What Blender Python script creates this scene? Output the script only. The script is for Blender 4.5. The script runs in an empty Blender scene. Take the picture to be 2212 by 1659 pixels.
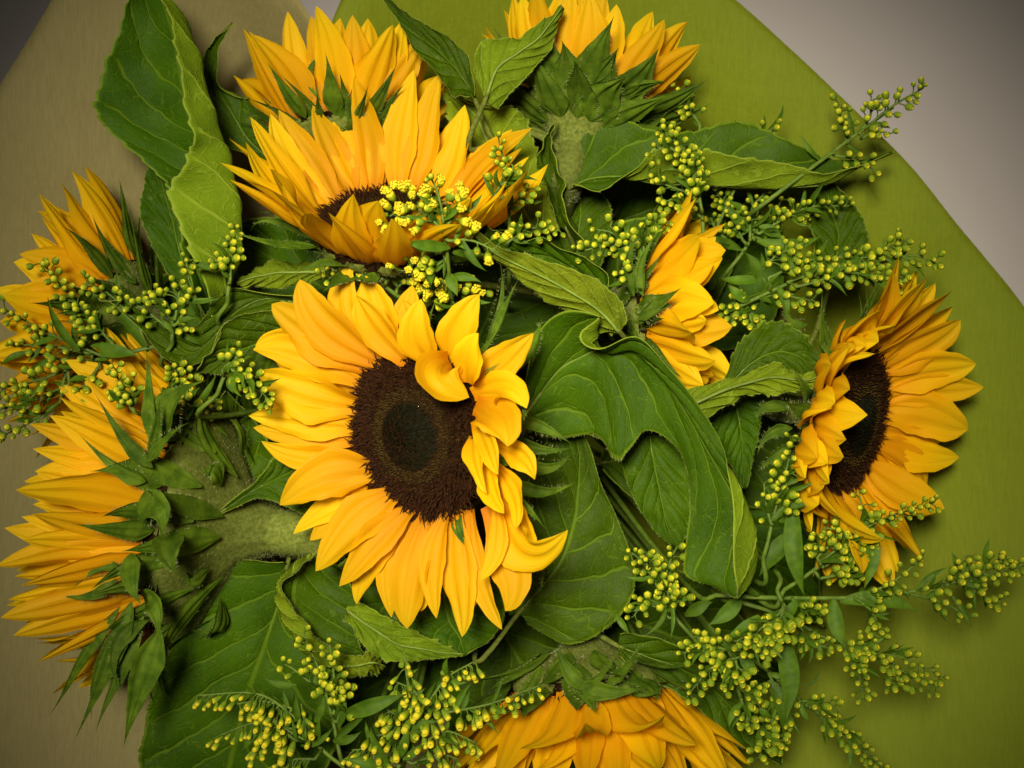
import bpy, math, random
import numpy as np

# ------------------------------------------------------------------ camera, light, exposure
SC = bpy.context.scene
COL = SC.collection
PW, PH = 2212.0, 1659.0          # picture grid used for measuring
CAM_H, FRAME_W = 0.60, 0.42      # camera height over the flower level, width seen there (m)

cam_d = bpy.data.cameras.new('camera')
cam_d.sensor_width = 36.0
cam_d.lens = 36.0 * CAM_H / FRAME_W
cam_d.clip_start = 0.01
cam_d.clip_end = 50.0
cam_d.dof.use_dof = True
cam_d.dof.focus_distance = CAM_H + 0.012
cam_d.dof.aperture_fstop = 11.0
cam = bpy.data.objects.new('camera', cam_d)
COL.objects.link(cam)
cam.location = (0, 0, CAM_H)
cam.rotation_euler = (0, 0, 0)
SC.camera = cam

world = bpy.data.worlds.new('World')
SC.world = world
world.use_nodes = True
bg = world.node_tree.nodes['Background']
bg.inputs[0].default_value = (1.0, 0.93, 0.80, 1)
bg.inputs[1].default_value = 0.04

def look_rot(loc, target):
    import mathutils
    d = mathutils.Vector(target) - mathutils.Vector(loc)
    return d.to_track_quat('-Z', 'Y').to_euler()

lamp_d = bpy.data.lights.new('key_vignette_spot', 'SPOT')  # unseen overhead key spot; its cone is shaped to imitate a vignette
lamp_d.energy = 95.0
lamp_d.color = (1.0, 0.90, 0.74)
lamp_d.spot_size = math.radians(29.5)
lamp_d.spot_blend = 0.85
lamp_d.shadow_soft_size = 0.14
lamp = bpy.data.objects.new('key_vignette_spot', lamp_d)
COL.objects.link(lamp)
lamp.location = (-0.15, 0.22, 1.07)
lamp.rotation_euler = look_rot(lamp.location, (0.0, 0.010, -0.03))

SC.view_settings.view_transform = 'Standard'
SC.view_settings.look = 'None'
SC.view_settings.exposure = 0.25
SC.view_settings.gamma = 1.0
SC.view_settings.use_curve_mapping = False
SC.render.engine = 'CYCLES'
SC.cycles.max_bounces = 8
SC.cycles.use_denoising = True

RNG = np.random.default_rng(7)
random.seed(7)

# ------------------------------------------------------------------ small vector helpers
def P(x, y, z=0.0):
    """measured place (picture grid, height in cm) -> metres"""
    zm = z * 0.01
    s = (CAM_H - zm) / CAM_H * FRAME_W / PW
    return np.array([(x - PW / 2) * s, (PH / 2 - y) * s, zm])

PX = FRAME_W / PW
def nz(v):
    v = np.asarray(v, float)
    return v / (np.linalg.norm(v, axis=-1, keepdims=True) + 1e-12)

def catmull(pts, n):
    """n samples along a Catmull-Rom curve; pts (k, ...)"""
    pts = np.asarray(pts, float)
    k = len(pts)
    if k == 1:
        return np.repeat(pts, n, 0)
    t = np.linspace(0, k - 1, n)
    i = np.minimum(t.astype(int), k - 2)
    f = (t - i).reshape((-1,) + (1,) * (pts.ndim - 1))
    ext = np.concatenate([(2 * pts[0] - pts[1])[None], pts, (2 * pts[-1] - pts[-2])[None]])
    p0, p1, p2, p3 = ext[i], ext[i + 1], ext[i + 2], ext[i + 3]
    return 0.5 * (2 * p1 + (p2 - p0) * f + (2 * p0 - 5 * p1 + 4 * p2 - p3) * f ** 2 + (3 * p1 - p0 - 3 * p2 + p3) * f ** 3)

def smooth(a, b, x):
    t = np.clip((x - a) / (b - a), 0, 1)
    return t * t * (3 - 2 * t)

# ------------------------------------------------------------------ mesh and object helpers
def make_mesh(name, verts, faces, mats, fmat=None, uvs=None, smooth_on=True):
    me = bpy.data.meshes.new(name)
    me.from_pydata([tuple(v) for v in np.asarray(verts).tolist()], [], faces)
    for m in mats:
        me.materials.append(m)
    if fmat is not None:
        me.polygons.foreach_set('material_index', np.asarray(fmat, dtype=np.int32))
    if smooth_on:
        me.polygons.foreach_set('use_smooth', np.ones(len(me.polygons), dtype=bool))
    if uvs:
        li = np.zeros(len(me.loops), dtype=np.int32)
        me.loops.foreach_get('vertex_index', li)
        for uname, uv in uvs.items():
            lay = me.uv_layers.new(name=uname)
            lay.data.foreach_set('uv', np.asarray(uv, dtype=np.float32)[li].ravel())
    me.update()
    return me

def link(name, me, parent=None, loc=None):
    o = bpy.data.objects.new(name, me)
    COL.objects.link(o)
    if loc is not None:
        o.location = loc
    if parent is not None:
        o.parent = parent
        o.matrix_parent_inverse = parent.matrix_world.inverted() if False else o.matrix_parent_inverse
    return o

def tag(o, label=None, cat=None, group=None, kind=None):
    if label: o['label'] = label
    if cat: o['category'] = cat
    if group: o['group'] = group
    if kind: o['kind'] = kind
    return o

def grid_faces(nr, nc, off=0, flip=False, close=False):
    f = []
    cc = nc if close else nc - 1
    for i in range(nr - 1):
        for j in range(cc):
            a = off + i * nc + j
            b = off + i * nc + (j + 1) % nc
            c = b + nc
            d = a + nc
            f.append((a, d, c, b) if flip else (a, b, c, d))
    return f

class Buf:
    """collects several tubes, cones or sheets that make up one part"""
    def __init__(s):
        s.v, s.f, s.m, s.n = [], [], [], 0
    def add(s, v, f, m=0):
        s.v.append(np.asarray(v, float))
        s.f += [tuple(i + s.n for i in q) for q in f]
        s.m += [m] * len(f)
        s.n += len(v)
    def mesh(s, name, mats, smooth_on=True):
        return make_mesh(name, np.concatenate(s.v), s.f, mats, s.m, smooth_on=smooth_on)

def frames(path):
    path = np.asarray(path, float)
    T = nz(np.gradient(path, axis=0))
    up = np.array([0.31, 0.21, 0.93])
    S = []
    s = np.cross(T[0], up)
    if np.linalg.norm(s) < 1e-3:
        s = np.cross(T[0], [1, 0, 0])
    s = s / np.linalg.norm(s)
    for t in T:
        s = s - t * np.dot(s, t)
        s = s / (np.linalg.norm(s) + 1e-12)
        S.append(s)
    S = np.array(S)
    return T, S, np.cross(T, S)

def tube(path, radii, seg=8, cap=True):
    path = np.asarray(path, float)
    n = len(path)
    r = np.broadcast_to(np.asarray(radii, float), (n,))
    T, S, B = frames(path)
    a = np.linspace(0, 2 * math.pi, seg, endpoint=False)
    v = path[:, None] + r[:, None, None] * (np.cos(a)[None, :, None] * S[:, None] + np.sin(a)[None, :, None] * B[:, None])
    v = v.reshape(-1, 3)
    f = grid_faces(n, seg, close=True)
    if cap:
        f = f + [tuple(range(seg))[::-1], tuple(range((n - 1) * seg, n * seg))]
    return v, f

def hair_cones(base, direc, length, rad):
    """many fine hairs as three-sided cones"""
    base = np.asarray(base, float); direc = nz(direc)
    n = len(base)
    length = np.broadcast_to(np.asarray(length, float), (n,))
    ref = np.where(np.abs(direc[:, 2:3]) < 0.9, np.array([[0, 0, 1.0]]), np.array([[1.0, 0, 0]]))
    S = nz(np.cross(direc, ref)); B = np.cross(direc, S)
    v = np.zeros((n, 4, 3))
    for k in range(3):
        a = 2 * math.pi * k / 3
        v[:, k] = base + rad * (math.cos(a) * S + math.sin(a) * B)
    v[:, 3] = base + direc * length[:, None]
    f = []
    for i in range(n):
        o = 4 * i
        f += [(o, o + 1, o + 3), (o + 1, o + 2, o + 3), (o + 2, o, o + 3)]
    return v.reshape(-1, 3), f

def lathe(prof, seg, C, axis, wob=0.0, k=5):
    axis = nz(axis)
    ref = np.array([0, 0, 1.0]) if abs(axis[2]) < 0.9 else np.array([1.0, 0, 0])
    S = nz(np.cross(axis, ref)); B = np.cross(axis, S)
    a = np.linspace(0, 2 * math.pi, seg, endpoint=False)
    v = []
    for (r, z) in prof:
        rr = r * (1 + wob * np.cos(k * a))
        v.append(C + axis * z + rr[:, None] * (np.cos(a)[:, None] * S + np.sin(a)[:, None] * B))
    return np.concatenate(v), grid_faces(len(prof), seg, close=True)

# ------------------------------------------------------------------ materials
def newmat(name):
    m = bpy.data.materials.new(name)
    m.use_nodes = True
    nt = m.node_tree
    for n in list(nt.nodes):
        nt.nodes.remove(n)
    out = nt.nodes.new('ShaderNodeOutputMaterial')
    return m, nt, out

class NT:
    """short-hand for wiring nodes"""
    def __init__(s, nt): s.nt = nt
    def n(s, t, **kw):
        nd = s.nt.nodes.new(t)
        for k, v in kw.items():
            setattr(nd, k, v)
        return nd
    def put(s, sock, val):
        if hasattr(val, 'is_linked'):
            s.nt.links.new(val, sock)
        else:
            sock.default_value = val
    def math(s, op, a, b=0.0, c=None):
        nd = s.n('ShaderNodeMath', operation=op)
        s.put(nd.inputs[0], a); s.put(nd.inputs[1], b)
        if c is not None: s.put(nd.inputs[2], c)
        return nd.outputs[0]
    def mix(s, fac, a, b, blend='MIX'):
        nd = s.n('ShaderNodeMix', data_type='RGBA', blend_type=blend)
        s.put(nd.inputs[0], fac); s.put(nd.inputs[6], a); s.put(nd.inputs[7], b)
        return nd.outputs[2]
    def ramp(s, fac, stops):
        nd = s.n('ShaderNodeValToRGB')
        el = nd.color_ramp.elements
        while len(el) < len(stops): el.new(0.5)
        for e, (p, c) in zip(el, stops):
            e.position = p
            e.color = c if len(c) == 4 else (*c, 1)
        s.put(nd.inputs[0], fac)
        return nd.outputs[0]
    def noise(s, vec, scale, detail=3.0, rough=0.55):
        nd = s.n('ShaderNodeTexNoise')
        s.put(nd.inputs['Vector'], vec)
        nd.inputs['Scale'].default_value = scale
        nd.inputs['Detail'].default_value = detail
        nd.inputs['Roughness'].default_value = rough
        return nd.outputs['Fac']
    def smooth(s, x, a, b):
        nd = s.n('ShaderNodeMapRange', interpolation_type='SMOOTHSTEP')
        s.put(nd.inputs[0], x)
        nd.inputs[1].default_value = a; nd.inputs[2].default_value = b
        nd.inputs[3].default_value = 0; nd.inputs[4].default_value = 1
        return nd.outputs[0]
    def bsdf(s, col, rough=0.5, transl=0.0, tcol=None, spec=0.4, bump=None, bdist=0.0005, bstr=0.5, sheen=0.0):
        p = s.n('ShaderNodeBsdfPrincipled')
        s.put(p.inputs['Base Color'], col)
        s.put(p.inputs['Roughness'], rough)
        p.inputs['Specular IOR Level'].default_value = spec
        if sheen:
            p.inputs['Sheen Weight'].default_value = sheen
        nrm = None
        if bump is not None:
            b = s.n('ShaderNodeBump')
            b.inputs['Strength'].default_value = bstr
            b.inputs['Distance'].default_value = bdist
            s.put(b.inputs['Height'], bump)
            nrm = b.outputs[0]
            s.nt.links.new(nrm, p.inputs['Normal'])
        if transl <= 0:
            return p.outputs[0]
        t = s.n('ShaderNodeBsdfTranslucent')
        s.put(t.inputs[0], tcol if tcol is not None else col)
        if nrm is not None:
            s.nt.links.new(nrm, t.inputs['Normal'])
        mx = s.n('ShaderNodeMixShader')
        mx.inputs[0].default_value = transl
        s.nt.links.new(p.outputs[0], mx.inputs[1])
        s.nt.links.new(t.outputs[0], mx.inputs[2])
        return mx.outputs[0]

def uv_xy(h, name='UVMap'):
    u = h.n('ShaderNodeUVMap'); u.uv_map = name
    sp = h.n('ShaderNodeSeparateXYZ')
    h.nt.links.new(u.outputs[0], sp.inputs[0])
    return u.outputs[0], sp.outputs[0], sp.outputs[1]

N_LAT = 7.0       # side veins on each half of a leaf
V_SLOPE = 0.30
def leaf_mat(name, base, vein, rim, rough, transl, raised, spec=0.35):
    m, nt, out = newmat(name); h = NT(nt)
    uv, u, v = uv_xy(h)
    met, mu, mv = uv_xy(h, 'metric')
    au = h.math('ABSOLUTE', h.math('MULTIPLY_ADD', u, 2.0, -1.0))
    info = h.n('ShaderNodeObjectInfo')
    # slightly wandering side veins that leave the midrib and sweep towards the tip
    wob = h.math('MULTIPLY', h.math('SUBTRACT', h.noise(met, 0.55, 2.0), 0.5), 0.085)
    vv = h.math('ADD', v, wob)
    side = h.math('MULTIPLY', h.math('GREATER_THAN', u, 0.5), 0.37)
    ph = h.math('ADD', h.math('MULTIPLY', h.math('SUBTRACT', vv, h.math('MULTIPLY', h.math('POWER', au, 0.85), V_SLOPE)), N_LAT), side)
    d = h.math('ABSOLUTE', h.math('SUBTRACT', h.math('FRACT', ph), 0.5))
    fade = h.math('SUBTRACT', 1.0, h.smooth(au, 0.80, 1.0))
    lat = h.math('MULTIPLY', h.math('SUBTRACT', 1.0, h.smooth(d, 0.015, 0.075)), fade)
    mid = h.math('SUBTRACT', 1.0, h.smooth(au, 0.012, 0.05))
    # fine net between the side veins
    warp = h.n('ShaderNodeVectorMath', operation='ADD')
    nt.links.new(met, warp.inputs[0])
    nz3 = h.n('ShaderNodeTexNoise'); nz3.inputs['Scale'].default_value = 1.1; nz3.inputs['Detail'].default_value = 2
    nt.links.new(met, nz3.inputs['Vector'])
    nt.links.new(nz3.outputs['Color'], warp.inputs[1])
    vo = h.n('ShaderNodeTexVoronoi', feature='DISTANCE_TO_EDGE'); vo.inputs['Scale'].default_value = 1.15
    nt.links.new(warp.outputs[0], vo.inputs['Vector'])
    vo2 = h.n('ShaderNodeTexVoronoi', feature='DISTANCE_TO_EDGE'); vo2.inputs['Scale'].default_value = 3.6
    nt.links.new(warp.outputs[0], vo2.inputs['Vector'])
    net = h.math('SUBTRACT', 1.0, h.smooth(vo.outputs['Distance'], 0.008, 0.045))
    net2 = h.math('SUBTRACT', 1.0, h.smooth(vo2.outputs['Distance'], 0.01, 0.10))
    allv = h.math('MAXIMUM', h.math('MAXIMUM', lat, mid), h.math('MULTIPLY', net, 0.50))
    allv = h.math('MAXIMUM', allv, h.math('MULTIPLY', net2, 0.16))
    blotch = h.noise(met, 0.35, 4.0)
    c = h.mix(h.smooth(blotch, 0.3, 0.72), (*[b * 0.72 for b in base], 1), (base[0] * 1.35, base[1] * 1.2, base[2] * 1.1, 1))
    hv = h.n('ShaderNodeHueSaturation')
    nt.links.new(c, hv.inputs['Color'])
    h.put(hv.inputs['Hue'], h.math('MULTIPLY_ADD', info.outputs['Random'], 0.030, 0.487))
    h.put(hv.inputs['Value'], h.math('MULTIPLY_ADD', info.outputs['Random'], 0.35, 0.82))
    c = hv.outputs[0]
    fine = h.noise(met, 9.0, 3.0)
    c = h.mix(h.math('MULTIPLY', h.smooth(fine, 0.35, 0.8), 0.30), c, (base[0] * 1.9, base[1] * 1.6, base[2] * 1.7, 1))
    c = h.mix(h.math('MULTIPLY', allv, 0.72), c, (*vein, 1))
    c = h.mix(h.math('MULTIPLY', h.smooth(au, 0.955, 0.995), 0.75), c, (*rim, 1))
    # a few dry brownish specks
    spot = h.smooth(h.noise(met, 1.7, 5.0, 0.7), 0.70, 0.78)
    c = h.mix(h.math('MULTIPLY', spot, 0.35), c, (0.12, 0.09, 0.02, 1))
    sg = 1.0 if raised else -1.0
    hgt = h.math('MULTIPLY', allv, sg)
    hgt = h.math('ADD', hgt, h.math('MULTIPLY', fine, 0.5))
    sh = h.bsdf(c, h.math('MULTIPLY_ADD', fine, 0.25, rough - 0.1), transl, h.mix(0.5, c, (0.16, 0.30, 0.02, 1)), spec, hgt, 0.0005, 0.85)
    nt.links.new(sh, out.inputs[0])
    return m

def petal_mat():
    m, nt, out = newmat('petal_yellow'); h = NT(nt)
    uv, u, v = uv_xy(h)
    info = h.n('ShaderNodeObjectInfo')
    mp = h.n('ShaderNodeMapping'); mp.inputs['Scale'].default_value = (13, 0.9, 1)
    nt.links.new(uv, mp.inputs[0])
    off = h.n('ShaderNodeCombineXYZ'); h.put(off.inputs[2], h.math('MULTIPLY', info.outputs['Random'], 40.0))
    ad = h.n('ShaderNodeVectorMath', operation='ADD')
    nt.links.new(mp.outputs[0], ad.inputs[0]); nt.links.new(off.outputs[0], ad.inputs[1])
    st = h.noise(ad.outputs[0], 1.6, 4.0, 0.6)
    mp2 = h.n('ShaderNodeMapping'); mp2.inputs['Scale'].default_value = (1.4, 1.2, 1)
    nt.links.new(uv, mp2.inputs[0])
    ad2 = h.n('ShaderNodeVectorMath', operation='ADD')
    nt.links.new(mp2.outputs[0], ad2.inputs[0]); nt.links.new(off.outputs[0], ad2.inputs[1])
    bl = h.noise(ad2.outputs[0], 1.3, 4.0)
    # orange claw, yellow blade: the ray's own colouring
    c = h.ramp(v, [(0.0, (0.78, 0.28, 0.002)), (0.20, (0.90, 0.46, 0.003)), (0.65, (0.94, 0.565, 0.004)), (1.0, (0.94, 0.65, 0.008))])
    c = h.mix(h.math('MULTIPLY', h.smooth(st, 0.42, 0.75), 0.42), c, (0.82, 0.40, 0.002, 1))
    c = h.mix(h.math('MULTIPLY', h.smooth(bl, 0.5, 0.8), 0.35), c, (0.97, 0.70, 0.010, 1))
    hv = h.n('ShaderNodeHueSaturation')
    nt.links.new(c, hv.inputs['Color'])
    h.put(hv.inputs['Hue'], h.math('MULTIPLY_ADD', info.outputs['Random'], 0.016, 0.490))
    h.put(hv.inputs['Value'], h.math('MULTIPLY_ADD', info.outputs['Random'], 0.24, 0.80))
    c = hv.outputs[0]
    speck = h.smooth(h.noise(ad2.outputs[0], 9.0, 4.0, 0.7), 0.735, 0.80)
    c = h.mix(h.math('MULTIPLY', speck, 0.25), c, (0.40, 0.13, 0.004, 1))
    sh = h.bsdf(c, 0.55, 0.42, h.mix(0.5, c, (0.96, 0.68, 0.006, 1)), 0.14, st, 0.0005, 0.6)
    nt.links.new(sh, out.inputs[0])
    return m

def simple_mat(name, c1, c2, scale, rough=0.6, transl=0.0, spec=0.3, bstr=0.5, bdist=0.0004, sheen=0.0, var=0.2):
    m, nt, out = newmat(name); h = NT(nt)
    tc = h.n('ShaderNodeTexCoord')
    info = h.n('ShaderNodeObjectInfo')
    f = h.noise(tc.outputs['Object'], scale, 4.0)
    c = h.mix(h.smooth(f, 0.3, 0.7), (*c1, 1), (*c2, 1))
    hv = h.n('ShaderNodeHueSaturation')
    nt.links.new(c, hv.inputs['Color'])
    h.put(hv.inputs['Value'], h.math('MULTIPLY_ADD', info.outputs['Random'], var * 2, 1.0 - var))
    sh = h.bsdf(hv.outputs[0], rough, transl, None, spec, f, bdist, bstr, sheen)
    nt.links.new(sh, out.inputs[0])
    return m

def paper_mat(name, c1, c2, angle, transl, fiber):
    m, nt, out = newmat(name); h = NT(nt)
    tc = h.n('ShaderNodeTexCoord')
    mp = h.n('ShaderNodeMapping')
    mp.inputs['Rotation'].default_value = (0, 0, angle)
    mp.inputs['Scale'].default_value = (fiber, fiber * 0.10, fiber * 0.3)
    nt.links.new(tc.outputs['Object'], mp.inputs[0])
    f = h.noise(mp.outputs[0], 1.0, 5.0, 0.65)
    big = h.noise(tc.outputs['Object'], 9.0, 3.0)
    grain = h.noise(tc.outputs['Object'], 1600.0, 2.0)
    c = h.mix(h.smooth(f, 0.25, 0.75), (*c1, 1), (*c2, 1))
    c = h.mix(h.math('MULTIPLY', h.smooth(big, 0.35, 0.7), 0.25), c, (c1[0] * 0.75, c1[1] * 0.8, c1[2] * 0.7, 1))
    crk = h.noise(tc.outputs['Object'], 38.0, 5.0, 0.6)
    hg = h.math('ADD', h.math('ADD', f, h.math('MULTIPLY', grain, 0.4)), h.math('MULTIPLY', crk, 9.0))
    sh = h.bsdf(c, 0.72, transl, c, 0.2, hg, 0.00035, 0.5)
    nt.links.new(sh, out.inputs[0])
    return m

M = {}
M['leaf_top'] = leaf_mat('leaf_upper', (0.037, 0.088, 0.0008), (0.105, 0.185, 0.006), (0.20, 0.31, 0.02), 0.48, 0.16, False, 0.09)
M['leaf_under'] = leaf_mat('leaf_underside', (0.112, 0.180, 0.005), (0.24, 0.33, 0.025), (0.27, 0.36, 0.035), 0.65, 0.14, True, 0.06)
M['petal'] = petal_mat()
M['bract'] = simple_mat('bract_green', (0.040, 0.085, 0.003), (0.095, 0.160, 0.008), 160, 0.65, 0.12, spec=0.12)
M['stem'] = simple_mat('stem_green', (0.080, 0.108, 0.012), (0.150, 0.180, 0.030), 600, 0.75, 0.0, spec=0.1, bstr=0.8)
M['midrib'] = simple_mat('midrib_pale', (0.100, 0.165, 0.014), (0.155, 0.225, 0.026), 200, 0.55)
M['hair'] = simple_mat('hair_pale', (0.30, 0.36, 0.12), (0.42, 0.46, 0.20), 300, 0.6, 0.3)
M['disc'] = simple_mat('disc_brown', (0.008, 0.004, 0.0015), (0.018, 0.008, 0.002), 400, 0.8, spec=0.05, bstr=0.9)
M['floret_brown'] = simple_mat('floret_brown', (0.009, 0.0035, 0.0012), (0.034, 0.012, 0.003), 900, 0.7, spec=0.08)
M['floret_olive'] = simple_mat('floret_olive', (0.022, 0.014, 0.0025), (0.060, 0.039, 0.007), 900, 0.7, spec=0.08)
M['floret_dark'] = simple_mat('floret_dark', (0.0015, 0.002, 0.001), (0.012, 0.014, 0.004), 1400, 0.6, spec=0.10)
M['gold_stem'] = simple_mat('goldenrod_stem', (0.060, 0.115, 0.008), (0.110, 0.175, 0.015), 300, 0.6)
M['gold_leaf'] = simple_mat('goldenrod_leaf', (0.048, 0.110, 0.003), (0.085, 0.165, 0.006), 240, 0.6, 0.15, spec=0.2)
M['bud_green'] = simple_mat('bud_green', (0.130, 0.220, 0.005), (0.205, 0.300, 0.007), 700, 0.5, 0.1, var=0.12)
M['bud_mid'] = simple_mat('bud_yellow_green', (0.270, 0.350, 0.007), (0.380, 0.430, 0.010), 700, 0.5, 0.1, var=0.12)
M['bud_yellow'] = simple_mat('bud_yellow', (0.680, 0.600, 0.012), (0.800, 0.680, 0.022), 900, 0.5, 0.1, var=0.1)
M['bud_eye'] = simple_mat('bud_eye', (0.440, 0.380, 0.010), (0.560, 0.480, 0.014), 900, 0.6, var=0.15)
M['green_paper'] = paper_mat('green_paper', (0.150, 0.196, 0.005), (0.180, 0.228, 0.006), math.radians(38), 0.10, 900)
M['kraft_paper'] = paper_mat('kraft_paper', (0.235, 0.205, 0.076), (0.290, 0.252, 0.100), math.radians(-58), 0.05, 1100)
M['table'] = simple_mat('table_grey', (0.45, 0.415, 0.385), (0.48, 0.445, 0.415), 6, 0.55, bstr=0.1)

def drop_mat():
    m, nt, out = newmat('water_drop'); h = NT(nt)
    p = h.n('ShaderNodeBsdfPrincipled')
    p.inputs['Roughness'].default_value = 0.03
    p.inputs['IOR'].default_value = 1.33
    p.inputs['Transmission Weight'].default_value = 1.0
    nt.links.new(p.outputs[0], out.inputs[0])
    return m
M['drop'] = drop_mat()

# ------------------------------------------------------------------ the setting: table and wrapping
TABLE_Z = -0.300
def build_table():
    n = 9
    xs = np.linspace(-1.6, 1.6, n)
    v = np.array([[x, y, TABLE_Z] for y in xs for x in xs])
    o = link('tabletop', make_mesh('tabletop', v, grid_faces(n, n), [M['table']]))
    tag(o, 'plain light grey tabletop under the wrapped bouquet', kind='structure')

BASE = np.array([0.0, -0.005, TABLE_Z + 0.004])

def build_paper(name, outer, r0, a0, a1, mat, label, seed, lift):
    """one sheet of wrapping: runs from the tied foot of the bouquet out to its own cut edge"""
    rng = np.random.default_rng(seed)
    na, nr = 110, 46
    edge = catmull([P(*p) for p in outer], na)
    ang = np.linspace(math.radians(a0), math.radians(a1), na)
    foot = BASE + np.stack([r0 * np.cos(ang), r0 * np.sin(ang), np.zeros(na)], 1)
    t = np.linspace(0, 1, nr)[:, None]
    rows = []
    for j in range(nr):
        s = t[j, 0]
        p = foot * (1 - s) + edge * s
        # funnel: steep near the foot, flaring flat at the edge
        p[:, 2] = foot[:, 2] + (edge[:, 2] - foot[:, 2]) * (1 - (1 - s) ** 1.75)
        # soft folds from the tie
        w = np.sin(ang * 5.0 + seed) * 0.0035 + np.sin(ang * 11.0 + seed * 2.1) * 0.0016
        p[:, 2] += w * s * (1.15 - s) * 2.2
        rows.append(p)
    top = np.concatenate(rows)
    bot = top.copy(); bot[:, 2] -= 0.00035
    nv = len(top)
    f = grid_faces(nr, na) + grid_faces(nr, na, nv, True)
    rim = list(range((nr - 1) * na, nr * na))
    for i in range(na - 1):
        f.append((rim[i + 1], rim[i], rim[i] + nv, rim[i + 1] + nv))
    o = link(name, make_mesh(name, np.concatenate([top, bot]), f, [mat]))
    tag(o, label, 'wrapping paper')
    return o

build_table()
kraft_outer = [(700, 78, -9.5), (640, -8, -9.3), (560, -90, -9.2), (370, -185, -9.2), (190, -120, -9.2), (112, 0, -9.2), (56, 95, -9.2),
               (0, 190, -9.2), (-95, 350, -9.3), (-190, 700, -9.5), (-220, 1100, -9.5), (-160, 1500, -9.6), (100, 1830, -9.8), (520, 1980, -10), (980, 2000, -10)]
build_paper('kraft_paper', kraft_outer, 0.036, 118, 285, M['kraft_paper'], 'tan brown kraft paper sheet with fine ribs wrapping the bouquet', 3, 0)
green_outer = [(1000, 2010, -9.3), (1400, 1990, -9.2), (1850, 1930, -9.0), (2170, 1760, -8.8), (2370, 1450, -8.6), (2420, 1100, -8.5), (2330, 840, -8.5),
               (2212, 660, -8.5), (2128, 553, -8.5), (2062, 477, -8.5), (1968, 362, -8.5), (1865, 257, -8.5), (1775, 170, -8.5), (1708, 107, -8.5), (1592, 0, -8.5),
               (1450, -110, -8.6), (1250, -190, -8.7), (960, -200, -8.8), (800, -110, -8.9), (738, 0, -9.0), (700, 95, -9.4)]
build_paper('green_paper', green_outer, 0.034, -78, 122, M['green_paper'], 'olive green wrapping paper sheet with curved cut edge behind the flowers', 5, 0)

# ------------------------------------------------------------------ sunflower pieces
def ray_petal(base, mid, tip, width, nrm, cup=0.25, twist=0.0, wave=0.0, rng=RNG, pointed=2.6, name='petal', parent=None, mat=None, kind='petal'):
    """one ray petal or bract along a curve base-mid-tip; nrm = side its inner face looks to; width in m"""
    nr, nc = (20, 11)
    t = np.linspace(0, 1, nr)
    ctrl = 2 * mid - 0.5 * (base + tip)
    path = ((1 - t) ** 2)[:, None] * base + (2 * t * (1 - t))[:, None] * ctrl + (t ** 2)[:, None] * tip
    T = nz(np.gradient(path, axis=0))
    nrm = nz(nrm)
    S = nz(np.cross(nrm[None], T))
    Nn = np.cross(T, S)
    Nn = np.where((Nn @ nrm)[:, None] < 0, -Nn, Nn)
    tw = twist * t
    S2 = S * np.cos(tw)[:, None] + Nn * np.sin(tw)[:, None]
    N2 = np.cross(T, S2); N2 = np.where(np.sum(N2 * Nn, 1)[:, None] < 0, -N2, N2)
    if kind == 'petal':
        prof = (0.40 + 0.60 * smooth(0, 0.42, t)) * (1 - t ** pointed) ** 0.88
    else:
        prof = np.sqrt(smooth(-0.012, 0.30, t)) * ((1 - smooth(0.15, 1.0, t)) ** 0.9 + 0.05 * (1 - t))
    w = 0.5 * width * prof
    u = np.linspace(-1, 1, nc)
    ph = rng.uniform(0, 6.28); ph2 = rng.uniform(0, 6.28)
    L = np.linalg.norm(tip - base) + 1e-6
    grv = 0.045 * width * np.cos(u * math.pi * 2.6 + ph * 0.2)[None, :] * (np.sin(math.pi * np.clip(t * 1.05, 0, 1))[:, None] ** 0.5)
    asym = rng.uniform(-0.12, 0.12)
    off = (cup * (u ** 2)[None, :] * w[:, None] + asym * (u ** 3)[None, :] * w[:, None] + grv
           + wave * w[:, None] * (np.abs(u) ** 2)[None, :] * np.sin(t * 9 + ph)[:, None] * np.sign(u)[None, :] * 0.6
           + wave * w[:, None] * (u ** 2)[None, :] * np.sin(t * 7 + ph2)[:, None] * 0.5)
    # side-to-side sway of the blade
    sway = rng.uniform(-0.05, 0.05) * L * np.sin(t * math.pi * 1.3)
    rag = 1 + 0.035 * np.sin(t * 31 + ph)[:, None] * (np.abs(u) > 0.9)[None, :]
    v = path[:, None] + S2[:, None] * (u[None, :] * w[:, None] * rag + sway[:, None])[..., None] + N2[:, None] * off[..., None]
    uv = np.stack(np.meshgrid(0.5 + 0.5 * u, t), -1).reshape(-1, 2)
    me = make_mesh(name, v.reshape(-1, 3), grid_faces(nr, nc), [mat or M['petal']], uvs={'UVMap': uv})
    return link(name, me, parent)

def bract_margin_hair(parent, base, mid, tip, width, nrm, rng):
    t = rng.uniform(0.05, 0.85, 46)
    ctrl = 2 * mid - 0.5 * (base + tip)
    p = ((1 - t) ** 2)[:, None] * base + (2 * t * (1 - t))[:, None] * ctrl + (t ** 2)[:, None] * tip
    T = nz(2 * (1 - t)[:, None] * (ctrl - base) + 2 * t[:, None] * (tip - ctrl))
    S = nz(np.cross(nz(nrm)[None], T))
    sg = rng.choice([-1.0, 1.0], len(t))[:, None]
    w = 0.5 * width * (1 - smooth(0.15, 1.0, t)) ** 0.9
    b = p + S * sg * w[:, None] * 0.93
    d = S * sg + T * 0.25 + rng.normal(0, 0.3, (len(t), 3))
    v, f = hair_cones(b, d, rng.uniform(0.0008, 0.0019, len(t)), 0.00008)
    o = link('hair', make_mesh('hair', v, f, [M['hair']], smooth_on=False), parent)
    o['kind'] = 'stuff'

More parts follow.
